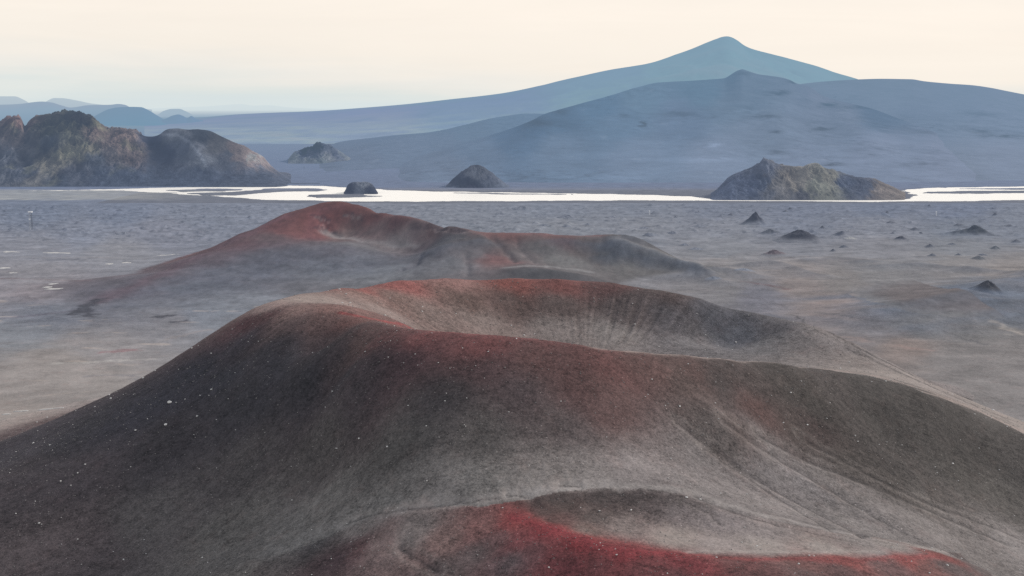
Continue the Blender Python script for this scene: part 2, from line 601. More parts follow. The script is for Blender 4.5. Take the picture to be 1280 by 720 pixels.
# downslope ribs on the outer cone and in the bowl
ribs = perlin(th * 38 + warp * 0.7, rc / 60, 60) + 0.5 * perlin(th * 85 + warp * 1.5, rc / 40, 61)
inner = sstep(38, 46, H) * sstep(60, 52, H) * sstep(30, 45, rc) * sstep(105, 92, rc) * (GY > 400)
rib_w = 0.12 + 0.88 * sstep(1.85, 1.5, th) * sstep(0.55, 0.8, th)
Hs += inner * ribs * 0.5 * rib_w * (0.6 + 0.8 * fbm(GX / 18, GY / 18, 3, 63))
outer = main_w * sstep(95, 125, rc)
Hs += outer * ribs * 0.10 * sstep(-0.6, -0.95, np.cos(th)) 
GULLY = [([(850, 530), (890, 560), (935, 592), (985, 622), (1030, 645), (1080, 672)], 1.5, 0.9), ([(905, 525), (960, 565), (1020, 600), (1060, 625), (1110, 655), (1160, 680)], 1.7, 1.1),
         ([(950, 545), (1010, 575), (1060, 595), (1110, 615), (1180, 645), (1260, 680)], 1.5, 0.9), ([(870, 620), (905, 635), (940, 648), (1000, 662), (1080, 680)], 1.3, 0.5),
         ([(850, 625), (872, 634), (890, 645), (900, 656)], 0.7, 0.25), ([(430, 655), (470, 641), (520, 634), (560, 629), (620, 622)], 0.9, 0.45),
         ([(500, 680), (512, 692), (530, 703), (545, 712)], 1.5, 0.8), ([(635, 617), (660, 620)], 1.1, 0.7), ([(700, 606), (722, 608)], 1.0, 0.5),
         ([(880, 560), (960, 615), (1040, 665)], 1.2, 0.4), ([(1000, 545), (1080, 590), (1150, 625), (1270, 670)], 1.4, 0.5)]
GL = []
for pts, w, dep in GULLY:
    P = poly_world(pts, 225, 420)
    d = line_dist(P, GX, GY, 9, (4, 0.8, 71))
    Hs -= np.exp(-(d / w) ** 2) * dep * 0.6
    Hs += np.exp(-((d - 2.4 * w) / (1.2 * w)) ** 2) * dep * 0.12
    GL.append((d, w))
BUMPS = [(680, 345, 11, 4.0, 60, 24), (790, 320, 5, 1.5, 40, 26), (560, 318, 9, 2.0, 22, 30), (470, 318, 9, 2.0, 40, 20)]
for px, py, _, hh, wx, wy in BUMPS:
    x, y, _i, _j = pick(px, py, 700, 1300)
    Hs += hh * np.exp(-(((GX - x) / wx * 1.6) ** 2 + ((GY - y) / wy * 1.6) ** 2) * 1.0)
GULLY2 = [([(610, 296), (622, 305), (632, 316), (642, 328)], 3, 1.6), ([(645, 300), (655, 318), (668, 330)], 3, 1.0), ([(583, 320), (583, 345)], 3, 1.2), ([(527, 322), (516, 334), (500, 338)], 3, 1.8),
          ([(395, 275), (410, 285), (420, 295)], 3, 1.5), ([(520, 283), (550, 286), (575, 290)], 3, 1.3)]
for pts, w, dep in GULLY2:
    P = poly_world(pts, 800, 1200, 3)
    d = line_dist(P, GX, GY, 14, (10, 3, 73))
    Hs -= np.exp(-(d / w) ** 2) * dep
SWELL = [([(1090, 394), (1160, 380), (1220, 368), (1300, 350)], 26, 5.5), ([(1150, 410), (1220, 396), (1300, 380)], 20, 3.0), ([(850, 345), (880, 337), (905, 337), (930, 344)], 16, 2.6),
         ([(935, 331), (965, 328), (990, 334), (1020, 345)], 14, 2.2), ([(1100, 333), (1150, 330), (1200, 337)], 16, 2.0), ([(1010, 326), (1050, 323), (1080, 328)], 14, 2.0), ([(1215, 338), (1250, 341), (1290, 347)], 12, 2.0),
         ([(960, 402), (1010, 398), (1060, 405)], 12, 1.6), ([(768, 308), (800, 316), (840, 331), (880, 345)], 9, 3.4), ([(756, 324), (780, 319), (808, 327)], 8, 2.6), ([(700, 300), (740, 306), (770, 316)], 8, 2.0), ([(600, 300), (570, 306), (540, 316)], 9, 2.0), ([(775, 299), (795, 297), (815, 304)], 14, 1.2), ([(820, 325), (860, 338), (900, 352)], 10, 1.8)]
SW = []
for pts, w, hh in SWELL:
    P = poly_world(pts, 640, 1300)
    d = line_dist(P, GX, GY, w * 3.2, (w * 2, w * 0.5, 77))
    m = np.where(d < w * 3.1, np.exp(-(np.minimum(d, 9 * w) / w) ** 2), 0)
    Hs += hh * m
    SW.append((P, w, m))
# ---- river bed
CH = [(30, 238.6), (110, 237.2), (168, 235.5), (230, 234), (300, 232.6), (345, 231.8), (400, 232.2), (440, 234.5), (480, 237.5), (540, 239), (600, 240), (700, 241.5), (800, 243.2), (870, 245.5), (884, 248),
      (900, 249.3), (1000, 249.4), (1080, 249.6), (1130, 248.7), (1145, 246), (1135, 240), (1131, 236.5), (1160, 234.8), (1280, 233), (1700, 231), (1700, 249), (1280, 250.5), (1180, 251.6),
      (1100, 252.6), (1000, 252), (900, 251.2), (800, 250.8), (700, 251), (600, 251.8), (450, 252), (330, 250), (310, 248), (270, 245.5), (220, 243), (190, 240.5), (160, 238.4), (110, 238.1), (40, 239.2)]
BARS = [[(205, 238.3), (230, 237), (260, 236), (300, 236.4), (304, 237.6), (280, 239), (230, 239.8)], [(230, 242), (250, 241), (290, 240.3), (320, 237), (345, 235.3), (390, 235.6), (412, 237), (400, 239), (350, 239.6), (320, 242), (295, 244.4), (260, 244.3)],
        [(380, 244), (400, 243), (445, 243), (472, 245.4), (440, 247), (400, 247)], [(200, 240.8), (218, 241.2), (205, 242)], [(1150, 241.5), (1165, 239.6), (1200, 239), (1300, 238.4), (1420, 239), (1300, 241), (1200, 242)],
        [(1190, 236.2), (1280, 235.4), (1380, 235.6), (1280, 236.8)], [(560, 241), (640, 242), (720, 243), (640, 243)]]


def inside(poly, x, y):
    c = np.zeros(x.shape, bool)
    n = len(poly)
    for k in range(n):
        ax, ay = poly[k]
        bx, by = poly[(k + 1) % n]
        if ay == by: continue
        c ^= ((ay > y) != (by > y)) & (x < (bx - ax) * (y - ay) / (by - ay) + ax)
    return c


rows = (Drow > 1600) & (Drow < 2200)
rx, ry = GX[rows], GY[rows]
wob = fbm(rx / 60, ry / 40, 4, 81)
toW = lambda poly: [at_z(a, b, 0)[:2] for a, b in poly]
wx, wy = rx + wob * 22, ry + fbm(rx / 50, ry / 30, 4, 85) * 13
wet = inside(toW(CH), wx, wy)
for b in BARS:
    wet &= ~inside(toW(b), wx, wy)
hr = Hs[rows]
flat = sstep(1600, 1680, ry)
hr = hr * (1 - flat) + flat * (0.5 + 0.3 * wob)
hr = np.where(ry > 1560, np.maximum(hr, 0.15), hr)
hr[wet] = -1.2
hr = np.where(ry > 2080, hr * 0 - 0.6, hr)
Hs[rows] = hr
Hs[Drow >= 2080] = -0.6
H2 = Hs
PX2, PY2 = project(GX, GY, H2)
VIS2 = visible(H2)

# ------------------------------------------------------------------ colours of the near land (sampled by eye), light and shade kept in the surface colour
SHADE = {0: 1.06, 1: 0.95, 2: 0.95, 3: 1.0}
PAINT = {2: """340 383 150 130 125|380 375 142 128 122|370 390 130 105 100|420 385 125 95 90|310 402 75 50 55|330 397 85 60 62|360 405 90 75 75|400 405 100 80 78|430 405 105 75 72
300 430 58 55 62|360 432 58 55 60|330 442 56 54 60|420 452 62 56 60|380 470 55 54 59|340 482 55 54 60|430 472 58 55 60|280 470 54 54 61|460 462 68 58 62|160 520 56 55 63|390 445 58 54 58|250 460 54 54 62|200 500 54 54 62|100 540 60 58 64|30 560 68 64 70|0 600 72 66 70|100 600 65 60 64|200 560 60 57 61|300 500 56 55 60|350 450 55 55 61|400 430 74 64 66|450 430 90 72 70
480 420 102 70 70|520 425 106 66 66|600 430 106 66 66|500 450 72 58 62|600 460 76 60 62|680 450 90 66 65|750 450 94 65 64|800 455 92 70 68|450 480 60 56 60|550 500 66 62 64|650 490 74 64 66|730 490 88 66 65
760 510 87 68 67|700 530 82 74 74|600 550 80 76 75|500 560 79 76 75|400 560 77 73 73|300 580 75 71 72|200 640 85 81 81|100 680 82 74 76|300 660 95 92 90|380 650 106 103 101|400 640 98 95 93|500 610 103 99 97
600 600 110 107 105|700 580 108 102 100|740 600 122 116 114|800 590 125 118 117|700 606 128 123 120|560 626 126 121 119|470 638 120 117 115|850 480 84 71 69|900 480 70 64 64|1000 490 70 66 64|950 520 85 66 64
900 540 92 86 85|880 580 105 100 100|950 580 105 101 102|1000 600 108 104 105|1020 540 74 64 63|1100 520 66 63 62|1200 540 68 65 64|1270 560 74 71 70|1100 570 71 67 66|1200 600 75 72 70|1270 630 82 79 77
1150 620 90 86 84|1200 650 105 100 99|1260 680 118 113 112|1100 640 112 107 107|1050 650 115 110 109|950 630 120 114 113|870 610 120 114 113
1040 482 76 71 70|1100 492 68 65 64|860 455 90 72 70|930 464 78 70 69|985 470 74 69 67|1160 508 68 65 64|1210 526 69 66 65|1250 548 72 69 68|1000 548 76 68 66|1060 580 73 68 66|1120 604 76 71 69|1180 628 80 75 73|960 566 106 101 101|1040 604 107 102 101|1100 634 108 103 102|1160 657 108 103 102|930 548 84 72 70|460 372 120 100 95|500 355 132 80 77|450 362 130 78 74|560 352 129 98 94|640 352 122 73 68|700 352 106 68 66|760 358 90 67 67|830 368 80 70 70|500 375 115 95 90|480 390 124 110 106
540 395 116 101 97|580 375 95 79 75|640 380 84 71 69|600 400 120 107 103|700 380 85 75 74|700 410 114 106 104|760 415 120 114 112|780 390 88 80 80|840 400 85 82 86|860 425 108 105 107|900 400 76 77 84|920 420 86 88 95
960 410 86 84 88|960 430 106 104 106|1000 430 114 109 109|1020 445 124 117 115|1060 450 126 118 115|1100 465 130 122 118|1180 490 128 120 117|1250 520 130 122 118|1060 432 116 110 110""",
         1: """420 700 70 58 62|350 700 85 80 80|380 680 74 71 73|440 690 95 74 75|470 680 116 100 98|450 660 120 113 111|520 660 113 105 103|560 670 116 95 92|600 660 120 88 86|640 655 140 60 60|680 665 140 48 52|720 680 144 46 50|780 692 140 48 52
860 705 128 52 56|600 690 92 82 82|640 700 90 80 82|700 710 98 52 56|820 715 98 58 60|560 710 90 80 80|930 705 98 66 66|1000 705 102 74 72|1050 700 126 68 66|1130 698 130 68 66|1180 696 112 66 64|1050 712 92 72 72|1120 711 95 74 74|1000 714 90 73 73|1150 706 98 72 70|950 714 92 66 66|1190 708 84 74 74|1230 715 85 78 78|700 630 76 67 65
760 625 78 70 69|820 630 88 80 80|860 640 106 99 99|740 650 88 80 78|780 660 117 107 104|850 675 137 128 123|900 680 140 131 128|950 660 120 113 112|950 680 132 125 121|1030 685 134 127 123|1100 690 130 123 121|1110 681 126 120 117|1150 683 124 118 115|1080 679 124 118 116|1170 688 120 112 110|1210 702 84 76 76|900 650 117 110 110|680 640 80 67 65
690 650 84 66 64|660 690 92 64 66|700 700 100 58 60|740 706 95 58 60|800 708 98 60 62|850 716 92 60 62|620 675 108 82 82|650 678 112 66 68|730 664 100 88 84""",
         3: """430 262 122 66 68|400 275 132 68 70|380 290 132 76 76|350 280 112 70 74|300 305 106 76 82|250 325 102 84 90|200 345 105 95 102|150 368 104 97 106|120 386 108 104 112|300 382 106 108 117|470 268 116 68 70|500 275 106 73 76|440 280 100 77 79|470 290 116 95 95|430 295 116 98 97
520 290 113 95 97|540 280 92 70 72|500 300 126 115 115|450 308 112 107 110|560 300 86 84 90|600 300 88 82 86|620 292 122 84 84|590 320 105 100 105|560 330 108 107 113|620 325 122 86 86|650 320 105 97 100|700 297 112 83 84|680 310 92 90 94
740 300 100 89 91|760 310 88 88 92|700 325 112 110 112|800 305 90 88 93|830 320 105 103 106|790 325 110 107 108|350 320 95 92 100|300 340 105 105 115|400 335 112 113 120|250 360 104 106 116|200 385 110 108 116|450 325 108 107 114
420 310 100 93 99|480 340 116 117 122|680 338 78 78 84|330 300 100 81 85""",
         0: """50 265 112 124 148|150 265 115 126 150|250 265 122 130 150|100 290 125 132 152|200 290 128 132 150|50 310 132 134 148|150 315 136 136 146|50 340 139 136 144|60 365 142 132 138
60 390 130 132 142|30 420 133 135 142|60 450 152 143 140|30 480 152 143 140|120 430 147 141 142|200 400 138 135 140|260 390 128 132 142|100 480 152 143 140|20 520 154 143 138|700 262 122 130 148|800 262 120 128 146|900 262 115 124 145
1000 262 112 122 145|1100 262 108 120 145|1200 262 108 120 146|700 285 130 134 146|800 280 128 132 145|900 285 128 132 146|1000 285 118 126 146|1100 280 125 130 146|1200 285 115 124 142|1270 280 118 126 144|900 310 130 132 142|1000 310 128 130 142
1100 310 130 130 140|1200 310 125 128 138|900 335 136 130 132|1000 335 139 130 130|1100 340 130 127 130|1200 330 133 128 130|1260 340 139 130 128|900 365 125 122 126|950 370 118 117 128|1000 360 136 125 124|1050 350 128 122 122|1050 385 144 128 124
1100 370 116 117 124|1150 375 102 108 119|1220 370 102 108 119|1270 390 108 111 120|1150 410 118 116 118|1220 410 122 118 118|1270 440 128 122 122|1200 450 128 122 122|1130 430 136 122 118|1080 420 125 118 120|1250 480 130 124 124"""}
D3 = np.sqrt(GX ** 2 + GY ** 2 + (H2 - HC) ** 2)
HF, HCc = haze_np(D3)
COLR = np.zeros(H2.shape + (3,))
kx = fbm(GX / 22, GY / 22, 5, 91)
ky = fbm(GX / 22, GY / 22, 5, 96)


def idw(X, Y, S, C, power=2.0, eps=1.0, chunk=20000):
    out = np.empty((len(X), 3), np.float32)
    X, Y, S, C = (np.asarray(q, np.float32) for q in (X, Y, S, C))
    for s in range(0, len(X), chunk):
        d2 = (X[s:s + chunk, None] - S[:, 0]) ** 2
        d2 += (Y[s:s + chunk, None] - S[:, 1]) ** 2
        d2 += eps
        d2 *= d2
        w = 1.0 / d2
        out[s:s + chunk] = (w @ C) / w.sum(1, keepdims=True)
    return out


def parse(t):
    return np.array([[float(q) for q in r.split()] for r in t.replace('\n', '|').split('|')])


FIELD = {}
for reg, txt in PAINT.items():
    A = parse(txt)
    S, C = [], []
    rm = REG == reg
    for px, py, r, gg, b in A:
        rr = ray(px, py)
        j = int(np.clip(np.searchsorted(U, rr[0] / rr[1]), 0, NU - 1))
        ok = VIS2[:, j] & rm[:, j]
        d = np.where(ok, np.abs(PY2[:, j] - py), 1e9)
        i = int(np.argmin(d))
        if d[i] > 14: continue
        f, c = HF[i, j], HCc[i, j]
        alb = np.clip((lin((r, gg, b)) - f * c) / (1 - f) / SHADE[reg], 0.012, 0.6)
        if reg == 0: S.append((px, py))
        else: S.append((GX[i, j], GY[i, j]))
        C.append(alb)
    S, C = np.array(S), np.array(C)
    if reg == 0: S = S * np.array([1, 2.2])
    FIELD[reg] = (S, C)


def field(reg, m):
    S, C = FIELD[reg]
    if reg == 0: X, Y, wv, e = PX2[m], PY2[m] * 2.2, 14.0, 60.0
    else: X, Y, wv, e = GX[m], GY[m], *{3: (9.0, 60.0), 1: (2.5, 5.0), 2: (4.0, 22.0)}[reg]
    return idw(X + kx[m] * wv, Y + ky[m] * wv, S, C, 1.7, e)


for reg in (0, 1, 2, 3):
    COLR[REG == reg] = field(reg, REG == reg)
for reg, h0, h1 in ((2, 3.0, 9.0), (3, 0.6, 2.2)):       # the foot of a cone fades into the sand of the plain
    m = (REG == reg) & (H + warp < h1)
    k = sstep(h0, h1, (H + warp * (1 if reg == 2 else 0.5))[m])[:, None]
    COLR[m] = COLR[m] * k + field(0, m) * (1 - k)


def tint(mask, colour, full=True):
    c = lin(colour)
    on = mask > 0.004
    k = mask[on][:, None]
    COLR[on] = COLR[on] * (1 - k) + c * k


def paint_line(pts, w, colour, k, lo, hi, regs=None, rough=1.0, side=None):
    P = poly_world(pts, lo, hi)
    j = w * 0.6 * rough
    d = line_dist(P, GX, GY, w * 4 + j * 2, (w * 3, j * 2, 101))
    m = np.where(d < w * 4, np.exp(-(np.minimum(d, w * 5) / w) ** 2) * k, 0)
    if regs: m = m * np.isin(REG, regs)
    tint(m, colour)


# red crests and pale sand along the ridges
paint_line([(425, 391), (460, 398), (500, 406), (560, 411), (620, 415), (680, 422)], 0.9, (158, 62, 62), 0.9, 250, 420)
paint_line([(500, 409), (560, 415), (620, 419), (700, 428), (760, 436)], 3.5, (112, 66, 66), 0.5, 250, 420)
paint_line([(740, 430), (800, 435), (860, 440), (920, 447), (1000, 457), (1060, 465), (1100, 471), (1150, 486), (1200, 504), (1280, 539)], 2.0, (146, 132, 126), 0.9, 250, 430)
paint_line([(1100, 472), (1160, 492), (1220, 512), (1280, 541)], 2.6, (146, 133, 127), 0.8, 250, 430)
paint_line([(410, 362), (460, 354), (520, 349), (580, 347), (640, 347), (720, 349)], 3.0, (132, 84, 80), 0.45, 400, 560, [2])
paint_line([(642, 646), (680, 658), (720, 673), (760, 685), (850, 694)], 2.2, (150, 50, 54), 0.85, 225, 262, [1])
paint_line([(668, 628), (700, 622), (750, 619), (810, 619), (850, 625), (880, 634)], 2.2, (70, 64, 63), 0.55, 235, 275, [1])  # shade on the bowl's far wall, painted into the colour
paint_line([(860, 690), (900, 689), (960, 690), (1040, 690), (1090, 688)], 1.2, (150, 142, 137), 0.6, 235, 262, [1])
paint_line([(850, 694), (950, 699), (1050, 699), (1130, 697), (1175, 695)], 1.3, (132, 64, 64), 0.65, 225, 262, [1])
paint_line([(430, 654), (470, 640), (540, 630), (620, 621), (700, 609), (780, 607), (860, 613), (940, 641), (1060, 668), (1180, 690)], 1.5, (152, 146, 143), 0.65, 235, 300)
paint_line([(330, 698), (420, 660), (470, 644)], 4, (120, 117, 115), 0.5, 235, 300)
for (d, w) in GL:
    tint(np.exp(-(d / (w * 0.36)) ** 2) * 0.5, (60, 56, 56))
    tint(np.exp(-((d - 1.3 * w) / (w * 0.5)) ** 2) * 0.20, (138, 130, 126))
paint_line([(425, 257), (400, 262), (385, 280), (395, 300)], 6, (125, 66, 68), 0.45, 900, 1200, [3])
for pts in ([(392, 270), (402, 272), (412, 277)], [(400, 279), (408, 285), (414, 291), (420, 296)], [(396, 283), (404, 290)], [(535, 277), (550, 280), (566, 284), (580, 290)], [(540, 283), (556, 288)], [(430, 268), (450, 272)]):
    paint_line(pts, 2.0, (48, 40, 44), 0.75, 900, 1200, [3], 3.0)
    paint_line([(a, b + 2) for a, b in pts], 1.6, (150, 126, 122), 0.45, 900, 1200, [3], 3.0)
paint_line([(405, 291), (440, 300), (480, 306), (520, 309)], 4, (150, 140, 138), 0.6, 850, 1200, [3])
paint_line([(520, 284), (545, 280), (575, 288)], 5, (70, 52, 56), 0.5, 900, 1200, [3])
paint_line([(770, 309), (800, 317), (840, 332), (880, 345)], 4, (140, 136, 136), 0.6, 850, 1200)
paint_line([(632, 338), (660, 334), (700, 334), (735, 340)], 3, (150, 146, 146), 0.5, 800, 1200)
paint_line([(610, 320), (625, 326), (645, 330)], 4, (135, 88, 86), 0.5, 800, 1200)
paint_line([(640, 292), (700, 295), (750, 297)], 4, (128, 78, 80), 0.45, 900, 1200)
# gullies at the far crater
paint_line([(500, 338), (516, 333), (527, 322)], 3, (84, 78, 82), 0.7, 800, 1100)
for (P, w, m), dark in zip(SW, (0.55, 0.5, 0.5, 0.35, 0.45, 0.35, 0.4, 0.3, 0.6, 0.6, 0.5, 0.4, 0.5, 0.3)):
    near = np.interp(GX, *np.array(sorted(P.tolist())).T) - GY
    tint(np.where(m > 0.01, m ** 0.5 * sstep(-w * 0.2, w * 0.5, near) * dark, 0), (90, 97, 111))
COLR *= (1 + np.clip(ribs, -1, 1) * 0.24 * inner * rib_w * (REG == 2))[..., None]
for pts, w, c, kk in (([(1020, 395), (1045, 400), (1085, 405), (1140, 408)], 2.0, (84, 80, 82), 0.7), ([(1145, 409), (1190, 418), (1230, 430)], 1.8, (84, 82, 86), 0.6), ([(930, 352), (960, 356), (985, 362)], 2.0, (112, 76, 76), 0.6),
                      ([(985, 395), (1040, 417), (1075, 436), (1110, 454), (1150, 474), (1210, 499)], 1.1, (70, 66, 66), 0.8), ([(1060, 436), (1110, 459), (1160, 482), (1230, 512)], 1.0, (72, 68, 68), 0.7), ([(1180, 492), (1240, 516), (1279, 531)], 1.0, (76, 72, 71), 0.6), ([(1000, 405), (1050, 427), (1100, 453), (1150, 478), (1220, 506)], 0.9, (84, 80, 79), 0.5), ([(1245, 405), (1262, 412), (1275, 418)], 3.5, (190, 176, 164), 0.5),
                      ([(860, 362), (900, 366), (940, 372), (985, 385)], 2.2, (96, 92, 98), 0.5), ([(1040, 384), (1060, 387), (1085, 384)], 5.0, (186, 164, 152), 0.45), ([(1060, 420), (1078, 426)], 4.0, (178, 150, 140), 0.4), ([(1120, 432), (1160, 438)], 3.0, (160, 128, 120), 0.4),
                      ([(0, 348), (60, 350), (110, 352)], 3.0, (120, 90, 92), 0.5), ([(0, 398), (50, 394), (90, 388)], 3.0, (108, 92, 104), 0.5), ([(110, 470), (160, 468), (200, 470)], 2.0, (112, 110, 118), 0.5), ([(130, 440), (170, 437)], 2.4, (140, 92, 96), 0.6),
                      ([(60, 455), (130, 452), (190, 450)], 1.6, (180, 174, 168), 0.5), ([(40, 324), (80, 325), (112, 323)], 4.0, (88, 90, 104), 0.6), ([(205, 425), (260, 412)], 2.0, (150, 136, 130), 0.4)):
    paint_line(pts, w, c, kk, 400, 1300, None, 2.5)
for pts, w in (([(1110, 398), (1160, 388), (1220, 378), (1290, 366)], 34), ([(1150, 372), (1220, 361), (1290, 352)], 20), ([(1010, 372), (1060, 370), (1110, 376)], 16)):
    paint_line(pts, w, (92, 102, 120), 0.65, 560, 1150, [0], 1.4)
# wandering tracks of pale and dark sand over the plain
pl = (REG == 0) & (GY < 1660)
streak = fbm(GX / 110 + warp * 0.5, GY / 38, 7, 111, 0.62)
streak2 = fbm(GX / 30, GY / 16, 6, 121, 0.65)
k = 1 + (np.clip(streak * 0.28 + streak2 * 0.22 + fbm(GX / 6, GY / 12, 5, 127, 0.7) * 0.22, -0.5, 0.5)) * pl * sstep(520, 700, GY)
COLR *= k[..., None]
rust = np.clip(fbm(GX / 80, GY / 30, 5, 131) - 0.18, 0, 1) * 1.6 * (REG == 0) * sstep(1300, 900, GY)
tint(np.clip(rust * 0.5, 0, 0.22), (152, 136, 128))
dk = np.clip(fbm(GX / 13, GY / 12, 5, 141, 0.65) - 0.14, 0, 1) * 3.0 * (REG == 0) * sstep(1050, 1300, GY) * sstep(1640, 1600, GY)
tint(np.clip(dk, 0, 0.7), (68, 74, 88))
dk2 = np.clip(fbm(GX / 16, GY / 7, 5, 147, 0.62) - 0.2, 0, 1) * 2.2 * (REG == 0) * sstep(620, 760, GY) * sstep(1250, 1050, GY)
tint(np.clip(dk2, 0, 0.4), (84, 84, 92))
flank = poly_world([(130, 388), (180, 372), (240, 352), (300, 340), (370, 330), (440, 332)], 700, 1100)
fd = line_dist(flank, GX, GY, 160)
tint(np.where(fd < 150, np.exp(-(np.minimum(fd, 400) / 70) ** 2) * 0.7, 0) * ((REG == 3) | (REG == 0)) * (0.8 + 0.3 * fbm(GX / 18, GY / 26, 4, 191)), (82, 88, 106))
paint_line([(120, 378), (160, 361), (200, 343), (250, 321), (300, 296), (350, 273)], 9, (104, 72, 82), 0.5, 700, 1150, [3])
pale = np.clip(fbm(GX / 30, GY / 10, 4, 151) - 0.34, 0, 1) * 3 * (REG == 0) * (GX < 0) * sstep(1000, 700, GY)
tint(np.clip(pale, 0, 0.45), (190, 172, 160))
# dark lava scars left of the far crater
for pts in ([(90, 394), (100, 384), (112, 378), (122, 374)], [(103, 390), (112, 383), (125, 376)], [(112, 396), (106, 388)], [(215, 402), (230, 400)], [(200, 396), (215, 393)]):
    paint_line(pts, 3.0, (58, 58, 68), 0.9, 650, 900, None, 2.0)
# river banks
bank = (REG == 0) & (GY > 1660)
tint(bank * 0.75 * (GX > -560) * (0.35 + 0.65 * sstep(1950, 1880, GY)), (100, 100, 108))
kf = (sstep(1925, 2010, GY + 25 * warp) * 0.97)[..., None]
COLR = COLR * (1 - kf) + far_ground(D3) * kf
tint((REG == 0) * sstep(1690, 1740, GY + 40 * warp) * sstep(1960, 1890, GY) * sstep(-400, -640, GX) * np.clip(0.5 + 0.9 * fbm(GX / 150, GY / 12, 5, 171, 0.6), 0, 0.95), (186, 181, 164))
COLR *= (1 + (REG == 3) * np.clip(fbm(GX / 6, GY / 12, 5, 181, 0.72) * 0.5 + np.minimum(ridged(GX / 22, GY / 60, 4, 185), 0.5) * 0.15, -0.45, 0.5))[..., None]
gm = COLR[..., 1:].mean(-1)
COLR[..., 0] = np.where(COLR[..., 0] > 3.2 * gm, 3.2 * gm + (COLR[..., 0] - 3.2 * gm) * 0.35, COLR[..., 0])
m_ = COLR.mean(-1, keepdims=True)
COLR = m_ + (COLR - m_) * np.where(GY > 1925, 1.0, np.where(REG == 3, 0.72, np.where(REG == 2, 0.84, np.where(REG == 0, 0.84 - 0.2 * sstep(800, 1100, GY), 0.92))))[..., None]
COLR *= np.where(np.isin(REG, (1, 2))[..., None], np.array([1.01, 0.99, 0.985]), np.where((GY < 1925)[..., None], np.array([0.94, 0.96, 0.96]), 1.0))
COLR *= (1 - 0.02 * (REG == 0) * (GX < 0) * sstep(1050, 900, GY))[..., None]
COLR = np.clip(COLR, 0.01, 0.7)
GRAIN = np.where((REG == 1) | (REG == 2), 0.85, 0.28 + 0.3 * sstep(1250, 900, GY))
GRAIN = np.where(REG == 3, 0.3, GRAIN)
# smooth sand has less grain
lum = COLR.mean(-1)
GRAIN = GRAIN * (1 - 0.45 * sstep(0.12, 0.24, lum))
inb = sstep(97, 85, rc)
STREAK = np.where((REG == 2) | (REG == 1), 0.10 + 0.24 * sstep(0.25, 0.8, np.abs(np.cos(th))) * (1 - inb) + 0.3 * inb * sstep(95, 60, rc + warp * 10), 0.1)
FLOW = np.stack([th * (110 - 60 * inb) + warp * 2.5 + inb * rc * 0.10, rc * (0.07 + 0.05 * inb), np.zeros_like(rc)], -1)

q0, q1 = pick(1000, 520, 225, 420), pick(1210, 612, 225, 420)
ev = np.array([q1[0] - q0[0], q1[1] - q0[1]]); ev /= np.hypot(*ev)
rf = ((np.cos(th) > 0) & (GY < 440) & (inb < 0.5))
FLOW[rf, 0] = ((GX - C1[0]) * -ev[1] + (GY - C1[1]) * ev[0])[rf] * 1.1 + warp[rf] * 2
FLOW[rf, 1] = ((GX - C1[0]) * ev[0] + (GY - C1[1]) * ev[1])[rf] * 0.08

CINDER = cinder_material()
V = np.stack([GX, GY, H2], -1).reshape(-1, 3)
Q = grid_quads(ND, NU)
fr = REG[:-1, :-1].reshape(-1)
NAMES = {0: ('ground', 'grey sandy plain with dark streaks reaching to the pale river', 'plain'),
         1: ('crater_hill', 'small crater with a bright red front rim and pale sandy floor', 'crater'),
         2: ('crater_hill', 'large dark cinder cone with a wide open crater and reddish rim', 'crater'),
         3: ('crater_hill', 'distant red topped cinder cone on the grey plain behind the large crater', 'crater')}
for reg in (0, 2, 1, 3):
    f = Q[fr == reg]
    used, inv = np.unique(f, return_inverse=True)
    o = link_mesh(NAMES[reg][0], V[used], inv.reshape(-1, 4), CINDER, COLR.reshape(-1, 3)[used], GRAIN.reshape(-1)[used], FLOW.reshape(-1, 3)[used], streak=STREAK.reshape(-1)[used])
    tag(o, NAMES[reg][1], NAMES[reg][2], None, 'structure')

# ------------------------------------------------------------------ far ground, one sheet to the horizon
ang = np.linspace(-1.2, 1.2, 220)
dd = np.r_[np.geomspace(2560, 90000, 120)]
fx, fy = np.sin(ang)[None] * dd[:, None], np.cos(ang)[None] * dd[:, None] + 0 * ang
# inner edge straight along the near sheet's end
fy[0] = 2590; fx[0] = np.tan(np.clip(ang, -0.9, 0.9)) * 2590
fz = np.full(fx.shape, -1.0)
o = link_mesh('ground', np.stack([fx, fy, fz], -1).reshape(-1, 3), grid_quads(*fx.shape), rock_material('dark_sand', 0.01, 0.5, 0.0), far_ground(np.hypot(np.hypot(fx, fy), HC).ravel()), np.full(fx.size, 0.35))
tag(o, 'dark sandy flats beyond the river fading into haze', 'plain', None, 'structure')
# ------------------------------------------------------------------ river
xs = np.linspace(-1700, 1700, 120)
ys = np.linspace(1640, 2080, 24)
rX, rY = np.meshgrid(xs, ys)
o = link_mesh('river', np.stack([rX, rY, np.full(rX.shape, -0.2)], -1).reshape(-1, 3), grid_quads(*rX.shape), water_material())
tag(o, 'wide braided river shining pale cream across the plain', 'river', None, 'structure')


